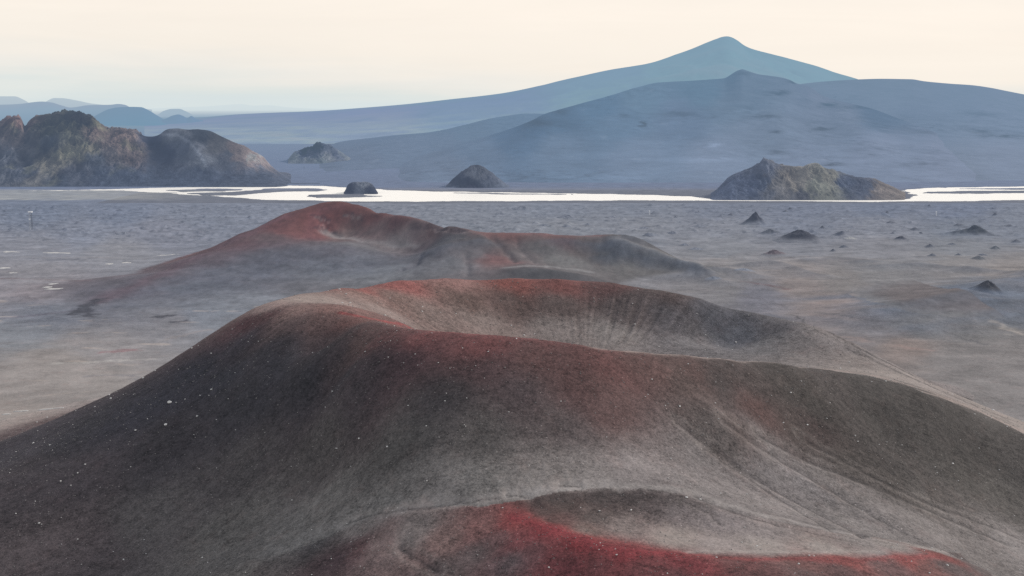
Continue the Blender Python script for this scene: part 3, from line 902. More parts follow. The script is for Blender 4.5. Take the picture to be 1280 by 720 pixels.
# ------------------------------------------------------------------ hills and mountains
def pchip(xk, yk, x):
    xk, yk = np.asarray(xk, float), np.asarray(yk, float)
    h = np.diff(xk); d = np.diff(yk) / h
    m = np.zeros_like(yk)
    m[0], m[-1] = d[0], d[-1]
    for i in range(1, len(xk) - 1):
        if d[i - 1] * d[i] > 0:
            w1, w2 = 2 * h[i] + h[i - 1], h[i] + 2 * h[i - 1]
            m[i] = (w1 + w2) / (w1 / d[i - 1] + w2 / d[i])
    i = np.clip(np.searchsorted(xk, x, 'right') - 1, 0, len(xk) - 2)
    t = np.clip((x - xk[i]) / h[i], 0, 1)
    return (2 * t ** 3 - 3 * t ** 2 + 1) * yk[i] + (t ** 3 - 2 * t ** 2 + t) * h[i] * m[i] + (-2 * t ** 3 + 3 * t ** 2) * yk[i + 1] + (t ** 3 - t ** 2) * h[i] * m[i + 1]


def massif(name, label, crest, dist, foot, back, mat, paint, p=1.5, nu=300, nf=120, nb=30, rough=(0.0, 50.0), ridge=(0.0, 100.0), stretch=1.5, desat=0.0, soft=12.0, amax=0.4, hue=(1, 1, 1), rmask=None, rgain=0.5, cavity=0.0, grain=0.4, crest_noise=0.0, sh=1.0, extra=None, base=-1.0, kind='structure', cat='hill', post=None):
    """A hill whose skyline follows surveyed points. crest: (px, py); dist: crest distance (number or list of (px, D)); foot/back: how far the slopes reach in front and behind."""
    crest = np.array(crest, float)
    px = np.linspace(crest[0, 0], crest[-1, 0], nu)
    py = pchip(crest[:, 0], crest[:, 1], px)
    if isinstance(dist, (int, float)): Dc = np.full(nu, float(dist))
    else: Dc = pchip(*zip(*dist), px)
    u = (px - CX) / FPX
    v = (CY - py) / FPX
    ry = CP + v * SP
    zc = HC + (-SP + v * CP) / ry * Dc
    uu = u / ry
    X0 = uu * Dc
    if crest_noise:
        zc = zc + fbm(X0 / ridge[1] * 2.5, Dc * 0.0, 5, 7) * crest_noise
    zc = np.maximum(zc, base)
    ft = np.full(nu, foot) if isinstance(foot, (int, float)) else pchip(*zip(*foot), px)
    t = np.r_[np.linspace(0, 1, nf), 1 + np.linspace(0, 1, nb)[1:]]
    T = t[:, None]
    DD = np.where(T <= 1, ft + (Dc - ft) * T, Dc + back * (T - 1))
    XX = uu[None] * DD
    tt = np.clip(T, 0, 1)
    prof = tt ** p
    # rounding over the top
    prof = np.where(T > 1, 1 - sstep(1.0, 2.0, T) ** 0.9, prof)
    # the broad shape of the crest runs all the way down, its small knobs only show near the top
    sg = max(2, int(nu * 0.045))
    ker = np.exp(-0.5 * (np.arange(-3 * sg, 3 * sg + 1) / sg) ** 2)
    zs = np.minimum(np.convolve(np.pad(zc - base, 3 * sg, mode='edge'), ker / ker.sum(), 'valid'), 1.25 * (zc - base) + 1)
    knob = sstep(0.55, 1.0, tt) * (1 - sstep(1.0, 1.6, T))
    hh = zs[None] * prof + (zc - base - zs)[None] * knob
    env = np.clip((zc - base), 0, None)[None] * np.sqrt(np.clip(prof, 0, 1)) * (1 - 0.88 * sstep(0.82, 1.0, np.minimum(T, 2 - T)))
    env = env * sstep(0, 0.08, tt)
    Zz = base + hh
    if rough[0]: Zz = Zz + env * rough[0] * fbm(XX / rough[1], DD / rough[1] / stretch, 5, 13)
    RG = ridged(XX / ridge[1] + 0.4 * fbm(XX / ridge[1], DD / ridge[1] / stretch, 2, 15), DD / ridge[1] / stretch, 6, 17, rgain)
    if rmask is not None: RG = RG * rmask(px)[None]
    Zz = Zz + env * ridge[0] * RG
    if extra is not None: Zz = extra(XX, DD, Zz, px, T)
    qx, qy = project(XX, DD, Zz)
    d3 = np.sqrt(XX ** 2 + DD ** 2 + (Zz - HC) ** 2)
    f, c = haze_np(d3)
    A = parse(paint)
    A = A.copy()
    A[:, 2:] = A[:, 2:] * np.array(hue)
    n1, n2 = (fbm(XX / ridge[1] * 2, DD / ridge[1] * 2 / stretch, 5, q) for q in (23, 29))
    wv = 0.10 * (crest[-1, 0] - crest[0, 0]) if grain > 0.6 else 8.0
    wv = min(wv, 16)
    vis = idw(qx.ravel() + n1.ravel() * wv, qy.ravel() * 1.3 + n2.ravel() * wv, A[:, :2] * np.array([1, 1.3]), lin(A[:, 2:]), 1.8, soft).reshape(XX.shape + (3,))  # sampled tones carry lit and shaded faces into the colour
    alb = np.clip((vis - f[..., None] * c) / (1 - f[..., None]) / sh, 0.02, amax)
    if desat: alb = alb + (alb.mean(-1, keepdims=True) * np.array([0.94, 1.0, 1.12]) - alb) * desat
    if cavity: alb = np.clip(alb * (1 + cavity * np.clip(RG * 1.1 - 0.1, -0.75, 0.9))[..., None], 0.012, 0.45)  # shading contrast in the colour: ravines darker, crests lighter
    if post is not None: alb = post(XX, DD, Zz, qx, qy, alb)
    gr = np.full(XX.size, grain)
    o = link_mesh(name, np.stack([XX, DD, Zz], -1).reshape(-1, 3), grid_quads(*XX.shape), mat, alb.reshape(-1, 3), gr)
    return tag(o, label, cat, None, kind)


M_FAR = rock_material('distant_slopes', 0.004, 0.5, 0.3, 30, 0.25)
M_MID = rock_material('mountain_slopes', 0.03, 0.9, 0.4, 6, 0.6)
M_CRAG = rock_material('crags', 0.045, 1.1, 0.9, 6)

# the ranges on the left skyline
massif('hills', 'faint pale range on the far left horizon', [(150, 138), (200, 135), (255, 133), (285, 131), (300, 130), (318, 132), (335, 131.5), (360, 134), (395, 136), (440, 138)], 42000, 36000, 5000, M_FAR, '300 134 205 218 222', 1.2, 160, 30, 12, ridge=(0.1, 900))
massif('hills', 'pale blue range at the left edge behind the nearer hills', [(-160, 128), (-60, 122), (0, 120.5), (18, 120.5), (30, 125), (42, 131), (52, 130), (60, 125.5), (68, 122.5), (78, 122.8), (95, 125.5), (115, 129.5), (150, 133), (190, 137)], 20500, 17000, 3000, M_FAR, '60 126 172 186 202', 1.2, 200, 40, 12, ridge=(0.1, 700))
massif('hills', 'pale rounded hill on the skyline beside the dark smooth one', [(185, 150), (195, 145), (205, 138.5), (215, 136.2), (224, 136.2), (232, 139), (245, 146), (256, 150)], 16500, 14500, 2000, M_FAR, '215 142 160 180 196', 1.2, 80, 30, 12, ridge=(0.1, 500))
massif('hills', 'blue grey range behind the craggy hill', [(-300, 136), (-150, 132), (0, 131), (25, 130), (40, 128), (52, 127), (64, 128), (76, 131.5), (88, 134.5), (112, 131.5), (138, 131), (148, 130), (156, 131), (165, 136), (180, 146), (200, 151)], 13200, 11000, 2000, M_FAR, '60 135 150 166 186', 1.2, 240, 40, 12, ridge=(0.12, 450), sh=1.0)
massif('hill', 'smooth dark blue hill alone behind the craggy hill', [(100, 155), (112, 149), (124, 142), (136, 136.5), (148, 134.2), (164, 133.6), (176, 134), (186, 138), (196, 144), (206, 149.5), (216, 152)], 9400, 8200, 1500, M_FAR, '160 142 118 150 174', 1.25, 160, 50, 14, ridge=(0.05, 300))
massif('hill', 'three small dark bumps on the skyline right of the smooth hill', [(200, 151), (208, 148), (216, 144.5), (223, 143.2), (229, 145), (234, 147.5), (239, 145), (245, 148.5), (254, 150.5)], 9000, 8500, 600, M_FAR, '222 147 122 148 174', 1.2, 80, 30, 12, ridge=(0.1, 160))

massif('mountain', 'tall pointed blue mountain with long even slopes behind the broad mountain',
       [(180, 153), (230, 150), (300, 143), (400, 138.6), (450, 135), (500, 131), (560, 124.5), (625, 117), (680, 106), (700, 101), (765, 87), (812, 79), (830, 73.5), (844, 68.4), (860, 62.6), (880, 54.6), (896, 48.6), (904, 46), (909, 45.4), (914, 46.4), (921, 50), (930.5, 56.9), (942, 61.8), (958, 66), (980, 71.8), (1001, 77.5), (1024, 84), (1043, 90.7), (1070, 98.6), (1080, 102), (1200, 125), (1400, 150)],
       10200, 4300, 5000, M_FAR, '910 70 128 158 177|850 90 128 158 177|780 105 126 153 175|600 140 124 147 173|450 150 128 147 175|300 155 130 149 175|1000 90 128 157 176', 1.7, 420, 160, 40, rough=(0.06, 1200), ridge=(0.05, 380), rgain=0.56, cavity=0.7, grain=0.6, stretch=2.5, hue=(1.0, 1.0, 1.0), cat='mountain', post=lambda X, Y, Zq, qx, qy, a: a)


def mtn_dark(X, Y, Zq, qx, qy, a):
    # rocky outcrops and wind-blown pale patches
    n = ridged(X / 90, Y / 200, 6, 33, 0.62)
    m = np.clip(n - 0.42, 0, 1) * 2.2
    band = np.clip(fbm(X / 500, Y / 900, 3, 35) + 0.25, 0, 1)
    fl = np.clip(fbm(X / 22, Y / 60, 4, 39, 0.6) - 0.19, 0, 1) * 4 * band
    a = a * (1 - 0.5 * np.clip(m * band, 0, 1)[..., None]) * (1 - 0.6 * np.clip(fl, 0, 1)[..., None])
    q = np.clip(fbm(X / 70, Y / 200, 5, 37, 0.65) - 0.32, 0, 1) * 0.8
    return np.clip(a + np.clip(q, 0, 0.2)[..., None] * 0.25, 0.015, 0.4)


def spots(lst):
    """(px, py, width, height, factor) patches on a mountain, soft edged."""
    def fn(X, Y, Zq, qx, qy, a):
        a = mtn_dark(X, Y, Zq, qx, qy, a)
        j1, j2 = fbm(X / 40, Y / 80, 5, 43, 0.6) * 12, fbm(X / 40, Y / 80, 5, 47, 0.6) * 5
        for px, py, w, h, k in lst:
            m = np.exp(-(((qx + j1 - px) / w) ** 2 + ((qy + j2 - py) / h) ** 2))
            a = a * (1 + (k - 1) * (1.25 if k < 1 else 1.0) * m[..., None])
        return a
    return fn


massif('mountain', 'long flat topped shoulder to the right of the broad mountain',
       [(900, 130), (960, 112), (1030, 102), (1076, 99.3), (1100, 98.6), (1122, 98.8), (1140, 99.2), (1155, 101.5), (1188, 104.6), (1215, 106.5), (1237, 109.5), (1262, 114.5), (1280, 118), (1340, 128), (1450, 148), (1600, 160)], 6600, 2060, 3500, M_MID,
       '1100 110 120 139 165|1200 125 120 139 166|1250 150 122 140 167|1150 160 116 135 162|1250 200 128 142 168|1150 200 126 141 167|1200 225 122 136 160', 1.75, 420, 200, 40, rough=(0.03, 500), ridge=(0.02, 260), rgain=0.5, cavity=0.15, grain=0.35, stretch=1.8, soft=45.0, desat=0.1, sh=1.3, hue=(0.985, 1.0, 0.99), cat='mountain',
       post=spots([(1255, 170, 30, 2.0, 0.4), (1230, 165, 14, 2, 0.5), (1225, 143, 20, 2.5, 0.6), (1240, 230, 60, 2, 1.6), (1110, 200, 16, 2, 0.6)]))


massif('mountain', 'low dark ridge at the left foot of the broad mountain',
       [(380, 225), (430, 197), (500, 175), (531, 170), (560, 163), (584, 157), (600, 152), (616, 148), (640, 144), (656, 142), (690, 143), (760, 150)], [(380, 2200), (430, 3000), (500, 3800), (584, 4600), (656, 5200), (760, 5600)], [(380, 2060), (500, 2500), (760, 3200)], 2500, M_MID,
       '500 185 115 132 159|584 165 112 133 160|640 150 112 135 163|560 185 114 132 159|450 205 115 130 156|400 222 112 126 151', 1.3, 240, 90, 30, rough=(0.14, 220), ridge=(0.05, 150), grain=0.5, stretch=1.8, desat=0.1, sh=1.25, hue=(0.985, 1.0, 0.99), cat='mountain', base=-3.0, post=mtn_dark)

CRD = [(400, 240), (440, 234), (500, 214), (562, 192.5), (600, 178.5), (637, 164), (660, 153), (680, 143.5), (694, 139), (730, 128.5), (762, 120), (800, 108.5), (822, 103.5), (850, 102), (880, 100.3), (905, 98), (915, 92.5), (922, 88.5), (928, 87), (936, 89.5), (950, 94), (975, 97), (988, 100.5), (996, 104.5), (1010, 108), (1030, 121), (1060, 129), (1090, 136), (1122, 148), (1188, 174), (1240, 196), (1290, 214), (1340, 228)]


def d_extra(X, Y, Zq, px, T):
    # spurs that run down toward the river
    s = np.zeros_like(Zq)
    for cx_, w, amp in ((690, 34, 10), (880, 30, 9), (950, 26, 10), (1030, 30, 10), (775, 30, 5)):
        c = cx_ + (1 - np.clip(T, 0, 1)) * (cx_ - 850) * 0.55
        s += amp * np.exp(-((px[None] - c) / w) ** 2) * sstep(0.15, 0.6, T) * sstep(1.05, 0.85, T)
    return Zq + s


massif('mountain', 'broad dark blue mountain rising straight behind the river', CRD,
       [(400, 2080), (500, 2500), (562, 2900), (637, 3700), (694, 4200), (762, 4800), (822, 5200), (900, 5400), (1000, 5300), (1090, 4700), (1188, 3600), (1290, 2700), (1340, 2300)], 2055, 3000, M_MID,
       '800 120 110 136 163|880 110 104 131 158|700 150 95 120 149|640 172 97 121 151|660 160 92 117 147|600 190 110 130 158|700 190 113 134 162|800 200 120 139 167|900 200 125 141 168|850 150 110 131 160|920 125 111 132 158|950 170 120 137 163|1050 150 118 134 160|1100 190 127 141 168|1000 215 124 139 166|1100 140 100 122 150|1200 210 128 141 168|750 134 101 129 159|770 150 106 131 160|560 215 115 131 157|450 236 112 125 150',
       1.65, 620, 260, 40, rough=(0.03, 420), ridge=(0.03, 260), rgain=0.5, cavity=0.2, grain=0.35, stretch=1.8, soft=45.0, desat=0.1, sh=1.3, hue=(0.985, 1.0, 0.99), cat='mountain', extra=d_extra, crest_noise=3.0,
       post=spots([(992, 102, 10, 2.5, 0.25), (975, 116, 14, 3, 0.35), (1036, 131, 12, 3, 0.3), (1070, 134, 26, 2.0, 0.45), (955, 146, 18, 2, 0.35), (804, 155, 4, 3, 0.2), (850, 172, 10, 2, 1.3), (893, 182, 8, 2, 1.5), (970, 165, 8, 2, 0.4), (1028, 162, 10, 2, 0.4), (1040, 206, 14, 2, 0.45), (970, 190, 12, 3, 0.6),
                   (935, 138, 18, 2, 1.5), (880, 200, 40, 3, 1.3), (670, 153, 26, 5, 0.45), (850, 142, 22, 3, 0.6), (1150, 205, 30, 2, 0.6), (1170, 165, 40, 3, 0.7), (930, 92, 10, 3, 0.5), (700, 140, 10, 4, 0.5), (780, 145, 6, 2, 0.5), (850, 235, 60, 1.5, 1.4), (560, 228, 50, 1.5, 1.3), (740, 222, 60, 2, 1.2)]))

# the craggy hill on the left bank and its smooth neighbour


def apron(X, Y, qx, qy, a):
    # the sandy foot that the two hills share
    k = sstep(203, 222, qy + fbm(X / 25, Y / 30, 4, 97) * 12) * (0.25 + 0.6 * sstep(70, 140, qx))
    sand = np.array([0.058, 0.074, 0.108]) * (1 + 0.5 * np.clip(fbm(X / 12, Y / 9, 4, 99), -0.6, 0.6))[..., None]
    return a * (1 - k[..., None]) + sand * k[..., None]


def crag_green(X, Y, Zq, qx, qy, a):
    n = fbm(X / 35, Y / 35, 5, 61)
    dk = np.clip(ridged(X / 40, Y / 40, 5, 67) - 0.3, 0, 1) * 1.3
    a = a * (1 - 0.6 * np.clip(dk, 0, 1)[..., None])
    g_ = np.clip(n - 0.12, 0, 1)[..., None] * 1.6 * sstep(230, 150, qx)[..., None]
    return apron(X, Y, qx, qy, np.clip(a * (1 - np.clip(g_, 0, 0.6)) + np.clip(g_, 0, 0.6) * np.array([0.18, 0.18, 0.115]), 0.012, 0.4))


def arc_extra(X, Y, Zq, px, T):
    qx, qy = project(X, Y, Zq)
    # spur whose crest curves down to the right, hollow to its left
    d = np.full(X.shape, 1e9)
    A = [(208, 166), (222, 169), (236, 177), (247, 189), (254, 200), (262, 212)]
    for (ax, ay), (bx, by) in zip(A[:-1], A[1:]):
        vx, vy = bx - ax, by - ay
        t = np.clip(((qx - ax) * vx + (qy - ay) * vy) / (vx * vx + vy * vy), 0, 1)
        d = np.minimum(d, np.hypot(qx - ax - t * vx, qy - ay - t * vy))
    return Zq + 7 * np.exp(-(d / 9) ** 2) - 5 * np.exp(-(((qx - 198) / 22) ** 2 + ((qy - 190) / 24) ** 2))


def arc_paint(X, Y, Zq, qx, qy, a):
    a = a * (1 - 0.45 * np.exp(-(((qx - 197) / 19) ** 2 + ((qy - 193) / 20) ** 2)))[..., None]  # shade of the hollow and the lit spur edge below are painted colour
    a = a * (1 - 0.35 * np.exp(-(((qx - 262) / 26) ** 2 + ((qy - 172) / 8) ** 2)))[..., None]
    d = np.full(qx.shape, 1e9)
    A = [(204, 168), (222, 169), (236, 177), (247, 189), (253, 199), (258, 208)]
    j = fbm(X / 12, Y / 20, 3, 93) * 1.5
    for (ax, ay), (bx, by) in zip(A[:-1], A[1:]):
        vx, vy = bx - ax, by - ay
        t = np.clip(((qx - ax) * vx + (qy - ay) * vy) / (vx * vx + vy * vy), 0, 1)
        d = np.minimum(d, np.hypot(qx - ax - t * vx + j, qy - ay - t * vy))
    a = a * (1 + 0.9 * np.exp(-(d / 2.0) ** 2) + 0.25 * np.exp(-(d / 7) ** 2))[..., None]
    n = np.clip(ridged(X / 14, Y / 22, 5, 95, 0.6), -0.3, 1)
    tail = sstep(285, 315, qx) * np.exp(-((qy - 195) / 14) ** 2)
    return apron(X, Y, qx, qy, np.clip(a * (1 + tail * n * 0.9)[..., None], 0.012, 0.3))


def hill_post(X, Y, Zq, qx, qy, a):
    k = sstep(172, 186, qx + fbm(X / 20, Y / 20, 3, 98) * 6)[..., None]
    a = a * (1 - k * 0.16)
    return crag_green(X, Y, Zq, qx, qy, a) * (1 - k) + arc_paint(X, Y, Zq, qx, qy, a) * k


massif('hill', 'rugged rocky hill with mossy patches, running right into a smooth dark dome',
       [(-330, 190), (-220, 172), (-120, 168), (-60, 160), (0, 156), (8, 151), (15, 148), (24, 147.5), (28, 152), (31, 158), (36, 152), (45, 146.5), (50, 145.5), (57, 144), (64, 144.5), (70, 143), (80, 143.5), (86, 142), (92, 141.5), (103, 142.5), (108, 146), (114, 147), (122, 152), (130, 160), (137, 164), (146, 163), (158, 162), (168, 163.5), (176, 167.5), (184, 169.5), (200, 168.5), (212, 165.5), (235, 163), (250, 162), (262, 164), (275, 170), (290, 177), (305, 183), (316, 190), (325, 194), (331, 199), (336, 206), (348, 217), (368, 228), (400, 236)],
       2170, 1990, 320, M_CRAG,
       '20 165 105 103 110|25 152 128 106 108|10 200 98 107 124|60 160 82 92 99|100 150 70 84 94|60 180 78 90 106|95 170 94 101 103|80 195 128 127 116|60 212 132 129 117|40 225 117 116 114|110 185 120 119 110|120 165 120 108 109|150 175 128 112 112|160 185 128 115 114|145 200 110 108 115|90 215 93 100 117|30 215 90 100 119|75 228 78 91 111|130 215 82 95 118|120 200 84 96 115|170 225 80 93 117|166 196 118 108 112|-50 200 98 107 122|190 180 76 90 117|205 195 78 92 119|200 215 84 97 121|230 185 94 106 128|250 170 84 97 115|270 180 100 105 115|300 190 128 116 118|315 198 146 128 127|325 203 140 125 126|280 205 94 105 125|250 215 84 97 121|320 215 100 110 130|222 171 112 121 136|240 185 116 124 140|252 205 112 122 138|160 220 84 96 120',
       1.35, 900, 300, 50, rough=(0.10, 55), ridge=(0.20, 44), rgain=0.6, grain=0.9, crest_noise=0.5, cavity=0.85, sh=1.18, desat=0.5, extra=arc_extra, post=hill_post,
       rmask=lambda q: 1 - 0.78 * sstep(172, 188, q) + 0.5 * sstep(296, 312, q))
massif('hill', 'mossy grey rocky hill standing in the river on the right',
       [(878, 249), (889, 244.5), (900, 233), (909, 224), (920, 218), (932, 213), (945, 207), (958, 201), (964, 203), (970, 207), (980, 207.5), (991, 208), (1003, 209.5), (1010, 207), (1021, 206), (1032, 210), (1044, 215), (1058, 219.5), (1070, 222), (1080, 222.8), (1090, 224), (1100, 227.5), (1109, 231), (1118, 235), (1126, 239.5), (1133, 246), (1138, 249.5)],
       1790, 1716, 130, M_CRAG, '1000 228 128 126 124|1020 233 128 132 126|1035 226 120 122 120|985 224 122 120 120|970 228 110 112 118|955 226 86 98 120|940 232 86 98 122|910 238 92 104 128|1055 228 80 92 114|1080 235 82 92 112|1105 237 120 115 116|1120 243 114 110 112|1000 245 95 100 112|1030 240 122 126 122|950 212 96 106 126',
       1.0, 420, 180, 50, rough=(0.16, 30), ridge=(0.17, 26), rgain=0.58, cavity=0.6, grain=0.9, crest_noise=0.8, desat=0.25, sh=1.15)
massif('hill', 'dark pointed hill on the far river bank below the broad mountain',
       [(546, 237), (556, 234), (563, 227), (570, 220.5), (577, 215), (583, 212), (590, 207.5), (597, 206), (604, 209), (612, 214), (622, 222), (632, 230), (642, 236)],
       2005, 1965, 70, M_CRAG, '572 226 70 82 104|600 214 86 96 114|612 226 80 92 114|590 235 66 78 102|592 219 102 110 126|583 228 68 80 103|630 233 90 104 128|552 235 88 102 126', 1.15, 180, 90, 30, rough=(0.12, 18), ridge=(0.16, 16), rgain=0.6, cavity=0.5, grain=0.7, desat=0.6)
massif('rock', 'dark flat topped rock standing alone in the pale river',
       [(429.5, 241.5), (432, 237), (435, 231), (438, 229), (443, 227.6), (449, 227.8), (456, 227.2), (462, 228.4), (466, 231.5), (470, 237), (472.5, 241.5)],
       1862, 1838, 34, M_CRAG, '437 235 70 80 102|455 231 112 120 134|462 237 70 80 102|448 236 90 100 118|470 240 66 76 98', 0.6, 140, 80, 24, rough=(0.12, 9), ridge=(0.14, 9), rgain=0.6, cavity=0.5, grain=0.8, desat=0.4, kind='thing', cat='rock')
massif('rock', 'jagged dark crag sticking out of the sand slope beyond the river',
       [(360, 200), (367, 192), (375, 189), (383, 185.5), (391, 184), (397, 179.5), (404, 181), (412, 183), (420, 188), (428, 192), (436, 197), (446, 202)],
       2960, 2830, 120, M_CRAG, '395 183 70 84 110|410 196 122 130 148|380 189 68 82 110|390 193 78 92 118|420 192 84 98 124|400 203 112 127 152|425 190 114 127 152|368 194 116 128 154|412 183 92 106 130|390 200 120 131 154|445 200 120 132 156', 0.9, 150, 70, 24, rough=(0.2, 24), ridge=(0.35, 20), rgain=0.6, cavity=0.7, sh=1.3, grain=1.0, desat=0.5, amax=0.14, kind='thing', cat='rock')


# ------------------------------------------------------------------ small things on the plain
def ground_at(x, y):
    x, y = np.asarray(x, float), np.asarray(y, float)
    j = np.clip((x / y - U[0]) / (U[1] - U[0]), 0, NU - 1.001)
    i = np.clip(np.interp(y, Drow, np.arange(ND)), 0, ND - 1.001)
    i0, j0 = i.astype(int), j.astype(int)
    a, b = i - i0, j - j0
    return (H2[i0, j0] * (1 - b) + H2[i0, j0 + 1] * b) * (1 - a) + (H2[i0 + 1, j0] * (1 - b) + H2[i0 + 1, j0 + 1] * b) * a


VIS_COL = VIS2


def pick2(px, py, lo=None, hi=None):
    r = ray(px, py)
    j = int(np.clip(np.searchsorted(U, r[0] / r[1]), 0, NU - 1))
    v = VIS2[:, j].copy()
    if lo: v &= Drow > lo
    if hi: v &= Drow < hi
    i = int(np.argmin(np.where(v, np.abs(PY2[:, j] - py), 1e9)))
    return GX[i, j], GY[i, j], H2[i, j]


def mound(px, py, w, h, label, group=None, peak=0.0, spike=1.6, tone=(74, 80, 96), tail=0.0, rocky=1.0, seed=0):
    x0, y0, _ = pick2(px, py, 640)
    mpp = y0 / FPX
    R = w * mpp / 2 * 1.15
    Hh = h * mpp * (0.82 if w > 24 else 0.65)
    n = 30 if w < 16 else 64
    nr = 12 if w < 16 else 30
    a = np.linspace(0, 2 * np.pi, n, endpoint=False)
    r = np.linspace(0, 1, nr) ** 1.2
    A, Rr = np.meshgrid(a, r)
    lx = np.cos(A) * Rr
    ly = np.sin(A) * Rr
    lob = 1 + 0.22 * perlin(np.cos(A) * 1.6 + seed, np.sin(A) * 1.6 + seed * 0.3, 3)
    xx = x0 + lx * R * lob - tail * R * Rr * np.clip(-lx, 0, 1)
    yy = y0 + ly * R * lob * 0.8
    prof = (1 - Rr) ** spike
    offs = np.hypot(lx - peak, ly) / (1 + np.sign(lx - peak) * -peak + 1e-6)
    prof = np.clip(1 - np.hypot(lx - peak * (1 - Rr), ly), 0, 1) ** spike
    top = sstep(0.25, 0.8, prof)
    rel = ridged((lx * 2.6 + seed), (ly * 2.6 - seed), 4, 5) * 0.30 * rocky
    g0 = ground_at(xx, yy)
    zz = g0 - 0.25 * Rr + Hh * (prof + rel * top * 0.8 + rel * prof * 0.5)
    zz = zz - (Rr > 0.97) * 0.4
    verts = np.stack([xx, yy, zz], -1).reshape(-1, 3)
    i = np.arange(nr * n).reshape(nr, n)
    i2 = np.roll(i, -1, 1)
    q = np.stack([i[:-1], i2[:-1], i2[1:], i[1:]], -1).reshape(-1, 4)
    org = np.array([x0, y0, float(ground_at(x0, y0))])
    d = math.sqrt(x0 * x0 + y0 * y0 + HC * HC)
    f, c = haze_np(np.array([d]))
    alb = np.clip((lin(tone) - f[0] * c[0]) / (1 - f[0]) * 1.65, 0.035, 0.4)
    alb = alb.mean() * 0.5 + alb * 0.5
    # foot blends into the sand it stands on
    ii, jj = np.clip(np.searchsorted(Drow, yy), 0, ND - 1), np.clip(np.searchsorted(U, xx / yy), 0, NU - 1)
    gc = COLR[ii, jj]
    k = sstep(0.10, 0.5, prof)[..., None]
    colr = gc * (1 - k) + alb * (0.8 + 0.5 * rel[..., None]) * k
    o = link_mesh('lava_mound', verts - org, q, M_CRAG_NEAR, colr.reshape(-1, 3), (0.3 + 0.7 * top).reshape(-1))
    o.location = org
    return tag(o, label, 'mound', group)


M_CRAG_NEAR = rock_material('lava', 0.35, 0.9, 0.8, 1.2)
G_ = 'dark lava mounds dotted over the plain'
BIG = [(943, 280, 54, 15, 'steep spiky lava mound, sharpest on the plain before the river', 0.0, 2.7, (70, 78, 96), 0.0),
       (998, 300, 66, 13, 'widest dark lava mound with a broken rocky top, right of the spiky one', 0.05, 1.15, (66, 72, 88), 0.0),
       (1210, 292, 58, 11, 'dark lava mound with a long low tail and rocky crest', 0.35, 1.3, (66, 76, 90), 0.5),
       (1232, 363, 46, 13, 'nearest dark rocky mound, on the smooth dark rise', 0.1, 1.3, (66, 70, 82), 0.0),
       (962, 291, 28, 5, 'low flat dark mound between the spiky one and the widest one', 0, 0.9, (82, 90, 106), 0.0),
       (1050, 293, 24, 6, 'small pointed dark mound just right of the widest one', 0, 1.3, (84, 92, 110), 0.0),
       (1063, 299, 20, 4, 'small pale mound among the dark lava mounds', 0, 1.0, (150, 156, 168), 0.0),
       (967, 318, 32, 6, 'low reddish lava mound nearer than the widest one', 0, 1.0, (100, 88, 98), 0.0),
       (1125, 299, 22, 6, 'small dark mound with a black rocky tip', -0.1, 1.3, (72, 78, 94), 0.0),
       (1222, 324, 22, 5, 'low rounded grey mound before the mound with the long tail', 0, 1.0, (84, 90, 100), 0.0),
       (1243, 311, 18, 5, 'lumpy low mound right of the small dark ones', 0, 1.2, (88, 96, 108), 0.0)]
for s, (px, py, w, h, lab, pk, sp, tone, tail) in enumerate(BIG):
    mound(px, py, w, h, lab, G_, pk, sp, tone, tail, 1.0, s * 3.1)
SMALL = [(1054, 309, 12, 4), (1041, 314, 8, 4), (1027, 285, 7, 4), (980, 265, 10, 3), (912, 269, 8, 3), (1198, 282, 15, 4), (1142, 287, 12, 4), (1161, 309, 15, 5), (1188, 306, 12, 3), (1196, 319, 10, 3),
         (1228, 319, 16, 3), (1270, 303, 15, 5), (1150, 292, 6, 3), (1164, 320, 13, 4), (1114, 292, 7, 3), (1262, 283, 15, 3), (1114, 279, 14, 3), (1108, 266, 6, 3), (1161, 258, 5, 3), (1243, 268, 6, 3), (988, 262, 6, 3)]
for s, (px, py, w, h) in enumerate(SMALL):
    mound(px, py, w, h, 'small dark lump of lava on the plain among the larger mounds', 'small lava lumps among the mounds', (s % 5 - 2) * 0.12, 0.8 + 0.1 * (s % 4), (88, 95, 111), 0, 1.0, 40 + s * 1.7)
MIDL = [(814, 295, 18, 5), (840, 292, 13, 4), (874, 283, 20, 4), (805, 286, 16, 3), (854, 307, 12, 4), (870, 312, 20, 4), (873, 266, 10, 3), (844, 272, 6, 3), (653, 261, 26, 4), (706, 272, 22, 5), (672, 271, 18, 3),
        (681, 282, 18, 3), (709, 283, 12, 3), (625, 268, 14, 3), (152, 293, 18, 3), (287, 273, 24, 3), (765, 272, 14, 3), (735, 281, 12, 3), (930, 338, 30, 3), (890, 348, 26, 3)]
for s, (px, py, w, h) in enumerate(MIDL):
    mound(px, py, w, h, 'low dark hump of lava on the plain short of the river', 'low lava humps short of the river', (s % 5 - 2) * 0.12, 0.7 + 0.1 * (s % 4), (102, 110, 128), 0, 0.8, 90 + s * 2.3)

